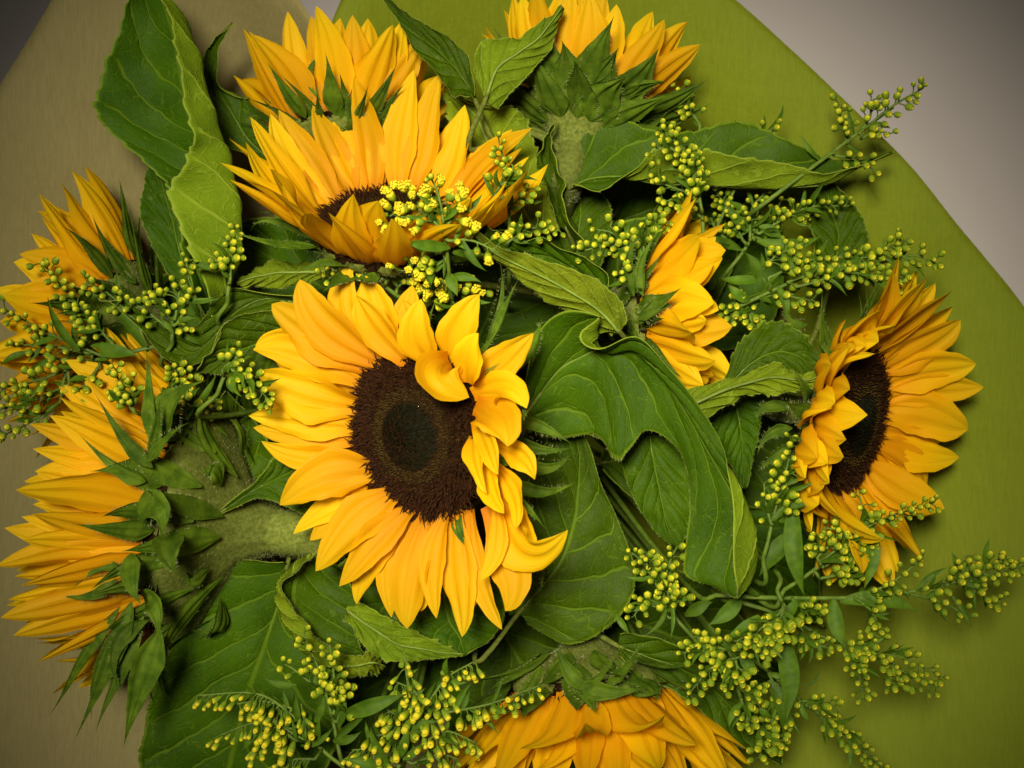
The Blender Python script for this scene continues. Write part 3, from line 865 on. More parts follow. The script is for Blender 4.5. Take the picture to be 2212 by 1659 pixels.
LEAVES = [
 # tall folded leaf at the kraft paper
 ('left_rear', Z([[(445,690),(458,692),(474,690),(458,685)], [(400,560),(440,565),(523,545),(418,545)], [(378,430),(440,425),(514,425),(371,425)], [(312,345),(400,345),(497,335),(405,345)],
   [(216,256),(345,262),(464,255),(421,285)], [(220,172),(330,172),(437,145),(395,152)], [(262,60),(325,62),(407,62),(372,52)], [(292,-45),(318,-52),(345,-45),(338,-42)]], (-5.6,-6.4,-5.0,-3.4), (-5.0,-5.6,-4.6,-3.6)), dict(teeth=20, tooth=0.0026)),
 ('left_rear', Z([[(420,680),(440,690),(460,680)], [(345,560),(395,570),(450,560)], [(308,470),(370,470),(430,480)], [(312,400),(350,400),(400,420)], [(330,350),(335,348),(345,352)]], (-7,-7.2,-7), (-7,-6.8,-7)), {}),
 # small curled leaf and olive blade below the rear flower
 ('rear_left', Z([[(600,330),(585,345),(570,352)], [(600,245),(535,300),(470,300)], [(570,212),(490,225),(442,225)], [(476,190),(455,170),(437,150)], [(468,140),(455,120),(443,110)], [(482,85),(474,80),(466,82)], [(503,50),(501,50),(499,53)]], (-8,-8.5,-8), (-7,-7.2,-7)), dict(tooth=0.0008)),
 # leaves at the top between the rear flowers
 ('rear_right', Z([[(1032,205),(1025,212),(1012,216)], [(1008,125),(998,165),(982,206)], [(965,78),(958,120),(948,172)], [(900,44),(895,62),(884,86)], [(862,15),(858,22),(852,34)], [(834,-10),(830,-8),(826,-4)]], (-3.8,-4.2,-3.4), (-4.4,-4.4,-4.4)), dict(tooth=0.0006)),
 ('rear_right', Z([[(1018,150),(1050,215),(1075,238)], [(1035,95),(1075,150),(1108,195)], [(1085,80),(1120,115),(1152,150)], [(1135,72),(1158,88),(1185,110)], [(1180,38),(1190,50),(1205,62)], [(1212,10),(1215,14),(1218,18)]], (-3.6,-3.2,-3.4), (-3.2,-2.8,-3.2)), dict(flip=True, tooth=0.0006)),
 ('upper', Z([[(1110,500),(1160,505),(1205,500)], [(1030,410),(1100,395),(1168,390)], [(988,335),(1055,310),(1146,300)], [(972,262),(1030,255),(1118,238)], [(964,215),(1000,222),(1058,238)], [(962,193),(972,200),(985,208)]], (-5.2,-5.6,-5.0), (-5.6,-5.8,-5.2)), dict(flip=True, teeth=18, tooth=0.0024)),
 # long folded leaf pointing to the paper edge
 ('rear_right', Z([[(1236,392),(1236,400),(1242,404)], [(1252,300),(1275,385),(1300,408)], [(1300,246),(1350,380),(1372,365)], [(1400,284),(1430,392),(1432,322)], [(1500,285),(1510,396),(1510,322)], [(1592,263),(1600,402),(1588,338)], [(1690,303),(1690,403),(1690,356)], [(1775,341),(1785,396),(1778,378)], [(1850,346),(1850,362),(1845,360)], [(1922,331),(1928,329),(1922,333)]], (-5.6,-5.4,-4.6), (-6,-5.8,-5.2)), dict(teeth=24, tooth=0.0015)),
 # narrow folded leaf under the thick stem
 ('rear_right', Z([[(1192,480),(1225,500),(1272,532)], [(1182,430),(1205,450),(1215,440)], [(1157,365),(1190,375),(1221,385)], [(1166,318),(1178,322),(1192,322)], [(1185,285),(1190,285),(1196,288)], [(1197,258),(1199,257),(1201,259)]], (-5.6,-6.4,-5.2), (-4.6,-4.8,-4.6)), dict(tooth=0.0003)),
 ('rear_right', Z([[(1180,600),(1230,610),(1290,600)], [(1190,500),(1250,500),(1320,500)], [(1200,430),(1255,420),(1310,430)], [(1225,385),(1250,375),(1270,385)]], (-7.5,-8,-7.5), (-7.2,-7.6,-7.2)), {}),
 # hairy double-bladed leaf above the main flower
 ('right_small', Z([[(1322,665),(1315,690),(1300,700)], [(1306,592),(1298,622),(1290,650)], [(1250,550),(1250,590),(1240,620)], [(1180,512),(1185,555),(1180,600)], [(1120,520),(1118,545),(1112,575)], [(1068,492),(1062,515),(1055,545)], [(1025,470),(1022,480),(1018,490)], [(998,462),(997,466),(996,470)]], (-1.6,-2.8,-2.6), (-0.4,-0.8,-0.6)), dict(hairs=420, tooth=0.0008)),
 ('right_small', Z([[(1352,700),(1340,715),(1318,728)], [(1348,668),(1322,695),(1280,716)], [(1306,620),(1276,655),(1232,682)], [(1246,586),(1216,620),(1182,652)], [(1154,558),(1142,580),(1122,602)], [(1078,534),(1066,542),(1055,552)], [(1000,468),(999,471),(997,474)]], (-0.8,-1.2,-2.0), (-0.2,-0.3,-0.6)), dict(flip=True, hairs=420, tooth=0.0009)),
 # big wavy leaf right of the main flower
 ('right_small', [[(1128,855,-2.2),(1135,880,-2.8),(1145,905,-3.2),(1160,935,-3.4)], [(1164,722,-1.6),(1190,780,-2.2),(1212,838,-2.7),(1215,945,-3.2)], [(1232,671,-0.8),(1250,740,-1.9),(1262,811,-2.3),(1275,938,-2.9)],
   [(1303,682,-0.2),(1290,730,-1.7),(1296,796,-2.2),(1300,952,-2.6)], [(1258,722,-0.8),(1300,752,-1.7),(1316,789,-2.2),(1322,985,-2.3)], [(1296,746,-0.5),(1318,760,-1.5),(1338,783,-2.0),(1345,992,-2.2)],
   [(1375,730,-0.3),(1370,755,-1.0),(1376,795,-1.8),(1364,965,-2.0)], [(1442,790,-0.5),(1432,810,-0.9),(1424,835,-1.6),(1396,930,-1.9)], [(1502,866,-0.7),(1486,878,-0.9),(1466,892,-1.5),(1450,955,-1.9)],
   [(1560,962,-0.7),(1538,965,-0.8),(1510,972,-1.3),(1488,1022,-1.8)], [(1590,1062,-0.1),(1607,1072,-0.6),(1552,1080,-1.3),(1492,1105,-1.8)], [(1588,1150,0.3),(1630,1142,-0.5),(1566,1160,-1.3),(1481,1190,-1.8)],
   [(1588,1232,0.3),(1641,1200,-0.5),(1572,1222,-1.2),(1482,1242,-1.6)], [(1590,1272,0.0),(1618,1258,-0.5),(1582,1268,-0.8),(1548,1272,-1.2)], [(1594,1294,-0.4),(1596,1293,-0.4),(1592,1293,-0.4),(1588,1292,-0.4)]], dict(teeth=10, tooth=0.0004, hairs=420)),
 # dark leaf below it and an olive one in its notch
 ('main', Z([[(1100,1330),(1120,1325),(1140,1345)], [(1085,1230),(1168,1270),(1232,1392)], [(1100,1150),(1214,1210),(1330,1338)], [(1125,1080),(1240,1130),(1373,1245)], [(1150,1010),(1249,1060),(1337,1130)], [(1180,952),(1252,1000),(1298,1042)], [(1208,916),(1246,950),(1272,962)], [(1228,908),(1231,908),(1234,909)]], (-4.6,-4.4,-4.6), (-4.0,-4.6,-4.4)), dict(teeth=12, tooth=0.0004, hairs=360)),
 ('main', Z([[(1385,890),(1400,890),(1415,890)], [(1345,980),(1408,972),(1468,975)], [(1362,1060),(1425,1060),(1494,1060)], [(1410,1140),(1442,1140),(1488,1140)], [(1462,1180),(1464,1180),(1467,1178)]], (-4.4,-4.6,-4.4), (-4.4,-4.2,-4.4)), dict(tooth=0.0005)),
 # folded leaf with a jagged pale end beside the right flower
 ('right', Z([[(1545,870),(1545,850),(1548,890)], [(1575,792),(1582,822),(1590,860)], [(1608,735),(1630,780),(1632,840)], [(1662,696),(1676,760),(1680,830)], [(1714,712),(1716,765),(1722,825)], [(1757,755),(1748,785),(1752,822)], [(1776,803),(1777,806),(1775,809)]], (-2.8,-2.5,-2.7), (-2.2,-2.0,-2.2)), dict(teeth=17, tooth=0.0022)),
 ('right', Z([[(1482,848),(1500,872),(1526,908)], [(1562,820),(1568,842),(1576,870)], [(1625,799),(1624,825),(1620,855)], [(1674,785),(1670,815),(1666,849)], [(1710,797),(1715,820),(1722,845)], [(1745,808),(1750,820),(1752,834)], [(1777,806),(1778,808),(1776,811)]], (-1.6,-1.2,-1.5), (-1.4,-1.2,-1.4)), dict(flip=True, petiole=False, teeth=17, tooth=0.0018)),
 ('right', Z([[(1530,900),(1590,870),(1660,850)], [(1555,960),(1600,930),(1645,905)], [(1578,1005),(1605,990),(1630,975)], [(1605,1055),(1610,1055),(1614,1052)]], (-4.4,-4.8,-4.4), (-4.4,-4.5,-4.4)), {}),
 # wavy pair left of the main flower
 ('main', Z([[(640,640),(642,655),(640,670)], [(515,620),(575,645),(560,682)], [(476,638),(515,670),(486,706)], [(440,690),(468,720),(440,772)], [(405,717),(425,760),(402,800)], [(368,708),(386,752),(368,788)], [(333,680),(346,712),(333,744)], [(277,660),(290,678),(284,696)], [(230,648),(235,655),(236,660)], [(212,641),(213,643),(214,645)]], (-3.6,-4.2,-3.4), (-2.6,-3.0,-2.6)), dict(teeth=12, tooth=0.0006, hairs=420)),
 ('main', Z([[(680,690),(684,740),(680,785)], [(560,674),(610,722),(640,785)], [(494,692),(550,745),(578,812)], [(474,730),(502,762),(520,816)], [(444,766),(460,782),(470,808)], [(426,800),(428,802),(431,804)]], (-3.0,-3.8,-3.8), (-2.6,-3.2,-3.2)), dict(hairs=380, tooth=0.0006)),
 ('upper', Z([[(700,570),(702,588),(700,604)], [(650,566),(658,590),(664,610)], [(598,562),(608,590),(618,620)], [(545,582),(556,598),(560,622)], [(511,610),(512,613),(513,616)]], (-4.4,-4.0,-4.2), (-4.0,-3.6,-3.8)), dict(flip=True, tooth=0.0005)),
 # large leaf at the lower left
 ('left', Z([[(612,1212),(622,1218),(634,1216)], [(500,1222),(602,1300),(680,1300)], [(402,1338),(568,1402),(730,1400)], [(336,1478),(534,1500),(745,1520)], [(312,1580),(506,1610),(710,1650)], [(310,1680),(480,1710),(650,1760)], [(425,1850),(430,1855),(440,1852)]], (-5.0,-5.6,-5.4), (-6.4,-6.8,-6.8)), dict(teeth=26, tooth=0.0010)),
 # curled leaf under the main flower: rolled left edge, pale flap, dark rear blade
 ('main', Z([[(672,1192),(664,1200),(690,1205),(715,1210)], [(650,1220),(632,1222),(690,1228),(745,1240)], [(613,1262),(600,1265),(680,1272),(765,1280)], [(630,1320),(602,1320),(690,1330),(785,1325)], [(664,1358),(628,1375),(702,1380),(775,1372)], [(700,1390),(664,1420),(730,1412),(782,1402)], [(762,1428),(735,1452),(780,1442),(812,1432)], [(806,1455),(804,1458),(808,1456),(812,1452)]], (-2.4,-3.0,-4.6,-4.6), (-2.6,-3.0,-3.6,-3.6)), dict(teeth=12, tooth=0.0005, hairs=380)),
 ('main', Z([[(748,1316),(749,1322),(750,1328)], [(776,1302),(764,1332),(758,1348)], [(830,1333),(815,1365),(790,1398)], [(880,1357),(860,1392),(830,1425)], [(930,1380),(912,1402),(890,1426)], [(965,1398),(952,1410),(942,1422)], [(1000,1413),(1001,1415),(1000,1417)]], (-3.0,-2.7,-2.5), (-3.2,-3.0,-3.0)), dict(flip=True, petiole=False, teeth=14, tooth=0.0014, hairs=320)),
 ('main', Z([[(860,1220),(960,1215),(1060,1215)], [(835,1285),(960,1285),(1082,1265)], [(860,1340),(970,1340),(1089,1325)], [(925,1378),(992,1376),(1068,1374)], [(1000,1417),(1004,1418),(1010,1412)]], (-4.4,-4.6,-4.4), (-3.6,-3.8,-3.6)), dict(hairs=320, tooth=0.0005)),
 ('main', [[(720,1425,-2.8),(732,1440,-2.7),(735,1458,-2.6)], [(765,1415,-2.5),(772,1438,-2.2),(770,1464,-2.3)], [(800,1412,-2.4),(806,1432,-2.0),(800,1455,-2.2)], [(822,1420,-2.9),(828,1440,-2.7),(815,1458,-2.8)]], dict(flip=True, petiole=False, tooth=0.0003, teeth=6)),
 # dark leaf and small leaf with a strong midrib, left of the main flower
 ('main', Z([[(530,1120),(560,1120),(590,1110)], [(450,1056),(530,1060),(610,1060)], [(436,1014),(520,1010),(600,1000)], [(458,945),(510,940),(565,930)], [(470,880),(495,882),(522,880)], [(486,844),(488,843),(491,846)]], (-6.6,-7.2,-7), (-6.0,-6.4,-6.4)), dict(hairs=300)),
 ('left', Z([[(476,1100),(478,1106),(480,1112)], [(545,1045),(550,1058),(556,1076)], [(584,1000),(606,1030),(612,1092)], [(620,980),(655,1008),(668,1112)], [(690,985),(715,1000),(725,1080)], [(780,995),(782,1000),(784,1006)]], (-3.6,-3.8,-3.6), (-4.6,-4.9,-4.8)), dict(hairs=320, tooth=0.0005)),
 # dark leaf at the lower right
 ('bottom', Z([[(1340,1370),(1335,1395),(1340,1420)], [(1395,1372),(1402,1420),(1380,1470)], [(1460,1388),(1462,1440),(1446,1486)], [(1530,1420),(1530,1480),(1500,1526)], [(1600,1470),(1580,1530),(1540,1562)], [(1645,1530),(1618,1580),(1582,1606)], [(1688,1600),(1672,1622),(1625,1624)], [(1690,1650),(1688,1652),(1684,1652)]], (-4.4,-4.8,-4.2), (-5.0,-5.2,-5.0)), dict(hairs=400, tooth=0.0006)),
 # leaf behind the goldenrod at the right
 ('right', Z([[(1740,620),(1790,625),(1850,615)], [(1755,560),(1805,568),(1876,555)], [(1755,500),(1810,500),(1868,488)], [(1742,450),(1790,440),(1842,440)], [(1785,392),(1793,388),(1802,392)]], (-7.2,-7.4,-7.2), (-7,-7.2,-7)), {}),
]
# lower storey of leaves that fills the bunch between the stems
def filler(key, x, y, z, ang, ln, wd, s):
    c, sn = math.cos(math.radians(ang)), -math.sin(math.radians(ang))
    prof = [(0, 0.12), (0.15, 0.65), (0.35, 1.0), (0.6, 0.82), (0.82, 0.42), (1.0, 0.03)]
    rows = []
    for t, w in prof:
        mx, my = x + c * ln * t, y + sn * ln * t
        px, py = -sn * wd * w / 2, c * wd * w / 2
        rows.append([(mx - px, my - py, z - 2.5 + 0.5 * w), (mx, my, z - 2.5 - 1.2 * (t - 0.4) ** 2 * 4), (mx + px, my + py, z - 2.5 + 0.4 * w)])
    sunflower_leaf(key, rows, seed=s, hairs=0, teeth=16, tooth=0.001)

for i, (k, rows, kw) in enumerate(LEAVES):
    sunflower_leaf(k, rows, seed=i, **kw)
FILL = [('main', 900, 1220, -4.6, 232, 260, 260), ('main', 1020, 1250, -8.5, -60, 420, 300), ('main', 900, 900, -8.5, 175, 480, 300), ('main', 1000, 800, -8.0, 65, 420, 280), ('right_small', 1250, 700, -7.5, 30, 420, 300),
        ('right', 1500, 900, -8.5, -25, 420, 260), ('right', 1480, 760, -8.2, 60, 400, 260), ('bottom', 1250, 1300, -8.6, -20, 480, 280), ('bottom', 1150, 1350, -8.6, -110, 380, 300),
        ('left', 560, 1050, -9.0, 140, 380, 280), ('left_rear', 560, 780, -9.2, 160, 420, 260), ('upper', 800, 680, -8.0, 150, 380, 280), ('upper', 760, 560, -9.4, 110, 330, 250),
        ('right', 1550, 1080, -8.6, -50, 360, 220), ('rear_right', 1330, 480, -9.0, 20, 380, 220), ('rear_right', 1150, 480, -9.0, 100, 300, 220), ('left', 620, 1300, -9.2, -120, 420, 280),
        ('bottom', 950, 1400, -9.2, -150, 420, 280), ('main', 1300, 1000, -7.6, 10, 330, 250), ('left', 520, 1180, -8.8, 200, 330, 260)]
for i, (k, x, y, z, a, l, w) in enumerate(FILL):
    filler(k, x, y, z, a, l, w, 200 + i)

# ------------------------------------------------------------------ goldenrod
def bud_mesh(kind):
    b = Buf()
    if kind == 'round':
        prof = [(0.25, 0.0), (0.72, 0.28), (0.98, 0.75), (1.0, 1.15), (0.86, 1.55), (0.66, 1.74), (0.46, 1.70), (0.30, 1.56), (0.02, 1.52)]
        mats = [0, 0, 0, 0, 1, 1, 2, 3]
    elif kind == 'long':
        prof = [(0.22, 0.0), (0.58, 0.4), (0.85, 1.1), (0.95, 1.8), (0.93, 2.4), (0.80, 3.0), (0.58, 3.25), (0.36, 3.05), (0.02, 2.9)]
        mats = [0, 0, 0, 1, 2, 2, 2, 3]
    else:
        prof = [(0.25, 0.0), (0.70, 0.35), (0.95, 1.0), (1.0, 1.6), (1.0, 2.0), (0.7, 2.2), (0.02, 2.3)]
        mats = [0, 0, 1, 2, 2, 2]
    seg = 10
    v, f = lathe(prof, seg, np.zeros(3), np.array([0, 0, 1.0]), 0.07, 5)
    fm = [m for m in mats for _ in range(seg)]
    b.v.append(v); b.f += f; b.m += fm; b.n += len(v)
    if kind == 'open':      # opened florets
        for i in range(9):
            a = i * 2.4; r = 0.25 + 0.62 * (i / 9) ** 0.5
            c = np.array([r * math.cos(a), r * math.sin(a), 2.25 + 0.1 * (i % 3)])
            ax = nz(np.array([c[0] * 0.6, c[1] * 0.6, 1.0]))
            v, f = lathe([(0.12, -0.2), (0.26, 0.15), (0.36, 0.42), (0.20, 0.50), (0.02, 0.36)], 6, c, ax)
            b.add(v, f, 2)
    return b.mesh('bud_' + kind, [M['bud_green'], M['bud_mid'], M['bud_yellow'], M['bud_eye']])
BUD = {k: bud_mesh(k) for k in ('round', 'long', 'open')}

def lance_leaf(parent, a, b, width, rng, bend=0.12):
    a = np.asarray(a); b = np.asarray(b)
    L = np.linalg.norm(b - a)
    up = np.array([0, 0, 1.0])
    side = nz(np.cross(b - a, up))
    mid = (a + b) / 2 + up * L * bend * rng.uniform(0.3, 1.4) + side * L * rng.uniform(-0.14, 0.14)
    nr, nc = 15, 5
    t = np.linspace(0, 1, nr)
    ctrl = 2 * mid - 0.5 * (a + b)
    path = ((1 - t) ** 2)[:, None] * a + (2 * t * (1 - t))[:, None] * ctrl + (t ** 2)[:, None] * b
    T = nz(np.gradient(path, axis=0))
    roll = rng.uniform(-0.5, 0.5) + rng.uniform(-0.9, 0.9) * t
    S0 = nz(np.cross(T, up[None])); N0 = np.cross(S0, T)
    S = S0 * np.cos(roll)[:, None] + N0 * np.sin(roll)[:, None]; N = np.cross(S, T)
    w = 0.5 * width * (0.22 + 0.78 * np.sin(np.pi * np.clip(t, 0, 1) ** 0.85)) * (1 - t ** 5)
    u = np.linspace(-1, 1, nc)
    v = path[:, None] + S[:, None] * (u[None] * w[:, None])[..., None] + N[:, None] * (np.abs(u)[None] ** 1.3 * w[:, None] * 0.35)[..., None]
    v = v.reshape(-1, 3)
    Nf = np.repeat(N, nc, 0)
    k = len(v)
    f = grid_faces(nr, nc) + grid_faces(nr, nc, k, True)
    link('leaf', make_mesh('leaf', np.concatenate([v + Nf * 0.00008, v - Nf * 0.00008]), f, [M['gold_leaf']]), parent)

def sprig(label, stem, racemes, leaves=(), kind='round', size=0.0019, seed=0, mixk=None, droop=False, auto_leaf=True):
    rng = np.random.default_rng(5000 + seed)
    root = bpy.data.objects.new('goldenrod_sprig', None)
    COL.objects.link(root)
    root.empty_display_size = 0.01
    tag(root, label, 'goldenrod', 'goldenrod sprigs in the bouquet')
    # main stem, tip first, then down to the tied foot
    pts = [P(*p) for p in stem]
    e = pts[-1]
    foot = BASE + np.array([rng.uniform(-0.024, 0.024), rng.uniform(-0.024, 0.024), 0.004])
    d = nz(pts[-1] - pts[-2]) if len(pts) > 1 else np.array([0, 0, -1.0])
    pts += [e + d * 0.012 + np.array([0, 0, -0.022]), np.array([e[0] * 0.5, e[1] * 0.5, -0.17]), foot]
    sp = catmull(pts, 40)
    v, f = tube(sp, np.linspace(0.0006, 0.0015, 40), 7)
    link('stem', make_mesh('stem', v, f, [M['gold_stem']]), root)
    size = size * 0.88
    for ri, (path, n) in enumerate(racemes):
        n = max(3, int(round(n * 1.02)))
        ax = catmull([P(*p) for p in path], 24)
        # join to the main stem
        j = sp[np.argmin(np.linalg.norm(sp - ax[0], axis=1) + np.where(sp[:, 2] > ax[0][2] + 0.004, 1, 0))]
        buf = Buf()
        full = np.concatenate([catmull([j, (j + ax[0]) / 2 + np.array([0, 0, 0.002]), ax[0]], 6)[:-1], ax])
        tv, tf = tube(full, np.linspace(0.0008, 0.00032, len(full)), 6)
        buf.add(tv, tf)
        T, S, B = frames(ax)
        buds = []
        placed = []
        for i in range(n):
            for attempt in range(7):
                t = 0.12 + 0.88 * (i + rng.uniform(0, 1)) / n
                q = t * 23; k = min(int(q), 22); fr = q - k
                c = ax[k] * (1 - fr) + ax[k + 1] * fr
                a = rng.uniform(0, 6.28)
                lat = math.cos(a) * S[k] + math.sin(a) * B[k]
                if lat[2] < 0: lat = lat * np.array([1, 1, -0.4])
                if droop:
                    dr = nz(lat * 0.7 + T[k] * 0.35 + np.array([0, -1.0, 0.25]) + rng.normal(0, 0.2, 3))
                else:
                    dr = nz(lat * 0.9 + T[k] * 0.45 + np.array([0, 0, 0.55]) + rng.normal(0, 0.15, 3))
                pl = rng.uniform(0.0022, 0.0058) * (1.15 - 0.45 * t)
                p = c + dr * pl
                s = size * rng.uniform(0.70, 1.14) * (1.08 - 0.26 * t)
                top = p + dr * s
                if all(np.linalg.norm(top - o_) > 1.55 * size for o_ in placed): break
            placed.append(top)
            sag = np.array([0, 0, -0.0006])
            pv, pf = tube(catmull([c, (c + p) / 2 + sag + T[k] * 0.0006, p + dr * 0.0003], 5), [0.00030, 0.00028, 0.00028, 0.00032, 0.0004], 5, False)
            buf.add(pv, pf)
            buds.append((p, dr, s))
        link('branchlet', buf.mesh('branchlet', [M['gold_stem']]), root)
        for (p, dr, s) in buds:
            kk = kind
            if mixk and rng.random() < mixk[1]: kk = mixk[0]
            o = bpy.data.objects.new('bud', BUD[kk])
            COL.objects.link(o)
            o.parent = root
            o.location = p
            import mathutils
            o.rotation_mode = 'QUATERNION'
            o.rotation_quaternion = mathutils.Vector(dr).to_track_quat('Z', 'Y') @ mathutils.Quaternion((0, 0, 1), rng.uniform(0, 6.28))
            o.scale = (s, s, s * rng.uniform(1.0, 1.3))
        if auto_leaf:
            for _ in range(max(3, n // 3)):
                k = rng.integers(0, 14)
                a = rng.uniform(0, 6.28)
                lat = math.cos(a) * S[k] + math.sin(a) * B[k]
                dd = nz(lat + T[k] * 0.7 + np.array([0, 0, 0.1]))
                lance_leaf(root, ax[k], ax[k] + dd * rng.uniform(0.006, 0.016), rng.uniform(0.0014, 0.003), rng)
    for (x0, y0, z0, x1, y1, z1, w) in leaves:
        lance_leaf(root, P(x0, y0, z0), P(x1, y1, z1), w * PX, rng)
    return root

def zp(z, *pts):
    return [(x, y, z) for x, y in pts]
def rc(z, n, *pts):
    return (zp(z, *pts), n)

sprig('goldenrod sprig with green buds reaching over the half-hidden sunflower at the kraft paper', zp(-3.4, (60, 760), (180, 780), (330, 750)), [
    rc(-2.8, 30, (245, 745), (165, 655), (92, 570)), rc(-3, 12, (300, 700), (235, 635), (185, 612)), rc(-2.8, 18, (235, 775), (110, 722), (10, 668)), rc(-3, 10, (200, 765), (90, 745), (15, 750)),
    rc(-3, 18, (170, 790), (70, 825), (0, 838)), rc(-3.2, 18, (150, 830), (60, 870), (-5, 885)), rc(-3.4, 16, (130, 870), (50, 920), (-5, 945)), rc(-3, 8, (220, 740), (190, 690), (180, 675)),
    rc(-2.4, 9, (215, 790), (185, 830), (160, 850))],
    [(172, 758, -2.4, 103, 640, -1.8, 24), (215, 712, -2.4, 146, 718, -2.0, 17), (215, 760, -2.6, 298, 768, -2.2, 34), (120, 775, -2.8, 60, 800, -2.8, 16), (60, 760, -3, 0, 790, -3, 16), (320, 760, -3.5, 210, 640, -3, 30)], seed=1)
sprig('goldenrod sprig with yellow-tipped buds rising between tall folded leaf and wavy leaf', zp(-3.0, (392, 600), (378, 690), (372, 740)), [
    rc(-2.4, 13, (378, 690), (392, 610), (412, 560)), rc(-2.6, 10, (374, 700), (352, 655), (330, 628)), rc(-2.8, 12, (370, 715), (310, 668), (262, 648)), rc(-2.6, 5, (382, 700), (412, 650), (425, 625)), rc(-3, 5, (380, 720), (395, 715), (405, 710))],
    [(384, 690, -2.4, 426, 688, -2.2, 16), (375, 720, -2.6, 350, 690, -2.4, 12)], seed=2)
sprig('slender goldenrod tip standing against the tall folded leaf', zp(-2.8, (510, 530), (498, 600), (492, 650)), [rc(-2.4, 15, (497, 610), (502, 550), (520, 500)), rc(-2.6, 6, (495, 600), (480, 580), (478, 565))], seed=3)
sprig('goldenrod sprig with yellow buds between the side-on sunflower and wavy leaf', zp(-3.6, (262, 830), (300, 900), (420, 900)), [
    rc(-1.4, 14, (285, 885), (262, 838), (248, 795)), rc(-1.4, 8, (290, 890), (280, 860), (290, 815)), rc(-2.6, 24, (405, 905), (385, 850), (378, 795)), rc(-2.8, 10, (410, 890), (400, 830), (412, 808)), rc(-4.6, 12, (430, 920), (450, 890), (460, 870))],
    [(400, 890, -2.8, 360, 800, -2.6, 18), (420, 880, -3, 470, 800, -2.8, 20)], seed=4)
sprig('drooping goldenrod tip lying on left petals of the wide open sunflower', zp(-1.2, (560, 850), (500, 800), (470, 850)), [rc(-0.4, 26, (486, 792), (540, 822), (588, 872)), rc(-0.6, 7, (480, 800), (500, 780), (522, 765))], [(495, 815, -0.8, 505, 850, -0.8, 12)], seed=5)
sprig('bright yellow opening goldenrod in front of the cup-shaped sunflower', [(950, 450, 1.6), (965, 540, 1.0), (975, 640, -1.0)], [
    rc(2.1, 9, (955, 500), (905, 440), (848, 398)), rc(1.9, 12, (952, 492), (890, 448), (822, 478)), rc(2.3, 10, (958, 480), (948, 425), (932, 385)), rc(2.1, 8, (965, 490), (985, 458), (1005, 440)), rc(1.8, 7, (970, 520), (1020, 520), (1078, 546)),
    rc(0.2, 7, (955, 545), (905, 560), (872, 585)), rc(0.2, 8, (962, 560), (935, 580), (925, 600)), rc(-1.2, 16, (985, 660), (960, 640), (918, 618)), rc(-1.2, 8, (985, 660), (1010, 640), (1035, 622))],
    [(972, 535, 1.2, 868, 522, 2.2, 25), (978, 545, 0.6, 1068, 556, 0.8, 26), (960, 500, 1.8, 996, 428, 2.3, 17), (985, 460, 2.0, 1042, 418, 2.2, 15), (965, 590, 0, 988, 640, 0.2, 26), (960, 560, 0, 905, 590, 0.2, 20), (970, 600, -0.5, 1040, 610, -0.2, 20), (960, 610, -0.6, 900, 640, -0.6, 20)],
    kind='open', mixk=('round', 0.4), size=0.0020, seed=6)
sprig('goldenrod tip with yellow buds beside jagged olive leaf and cup-shaped sunflower', zp(-1.8, (1095, 380), (1100, 470), (1100, 560)), [rc(-1.6, 12, (1065, 430), (1090, 370), (1078, 305)), rc(-1.6, 6, (1100, 450), (1125, 425), (1142, 408)), rc(-0.9, 16, (1095, 525), (1140, 495), (1202, 494)), rc(-1.4, 5, (1085, 400), (1105, 380), (1108, 355))], seed=7)
sprig('goldenrod cluster with green buds tucked under the cup-shaped sunflower', zp(-2.4, (740, 590), (800, 600), (860, 640)), [rc(-2.0, 20, (835, 605), (770, 590), (700, 602)), rc(-2.2, 8, (840, 600), (810, 580), (790, 575)), rc(-2.6, 10, (860, 620), (880, 600), (890, 585))], seed=8)
sprig('goldenrod sprig with yellow-green buds in front of the long folded leaf', zp(-3.8, (1480, 310), (1510, 420), (1520, 520)), [
    rc(-3.0, 22, (1508, 420), (1480, 330), (1425, 278)), rc(-3.0, 10, (1500, 380), (1450, 320), (1410, 330)), rc(-3.0, 18, (1515, 450), (1505, 390), (1490, 330)), rc(-3.4, 14, (1515, 470), (1470, 430), (1425, 440)), rc(-6.2, 14, (1512, 270), (1490, 235), (1462, 188)), rc(-3.6, 8, (1500, 420), (1440, 400), (1400, 375)), rc(-6.4, 4, (1640, 292), (1655, 282), (1672, 284))],
    [(1510, 420, -3.4, 1470, 400, -3.2, 14)], seed=9)
sprig('goldenrod cluster with yellow buds between hairy leaf and smaller side-on sunflower', zp(-2.4, (1300, 530), (1370, 560), (1400, 620)), [rc(-1.9, 22, (1385, 565), (1330, 530), (1245, 545)), rc(-2.0, 14, (1390, 545), (1395, 500), (1440, 480)), rc(-2.0, 10, (1360, 550), (1325, 505), (1280, 495)), rc(-1.4, 5, (1370, 610), (1350, 600), (1335, 590))], [(1390, 560, -2.2, 1425, 500, -2, 14)], seed=10)
sprig('olive goldenrod tip sticking out past the curved edge of green paper', zp(-5.4, (1930, 232), (1850, 290), (1770, 350), (1650, 440)), [
    rc(-5.2, 16, (1865, 280), (1930, 228), (1995, 190)), rc(-5.2, 9, (1855, 290), (1880, 250), (1882, 208)), rc(-5.4, 8, (1835, 305), (1815, 255), (1818, 225)), rc(-5.4, 6, (1860, 300), (1890, 285), (1925, 288)), rc(-5.6, 9, (1800, 335), (1850, 345), (1895, 372)), rc(-5.4, 5, (1830, 310), (1825, 285), (1830, 270))],
    [(1845, 292, -5.4, 1828, 228, -5.2, 9), (1880, 268, -5.2, 1925, 278, -5.2, 13), (1768, 345, -5.6, 1728, 290, -5.4, 13), (1830, 312, -5.4, 1860, 330, -5.6, 10)], seed=11, auto_leaf=False)
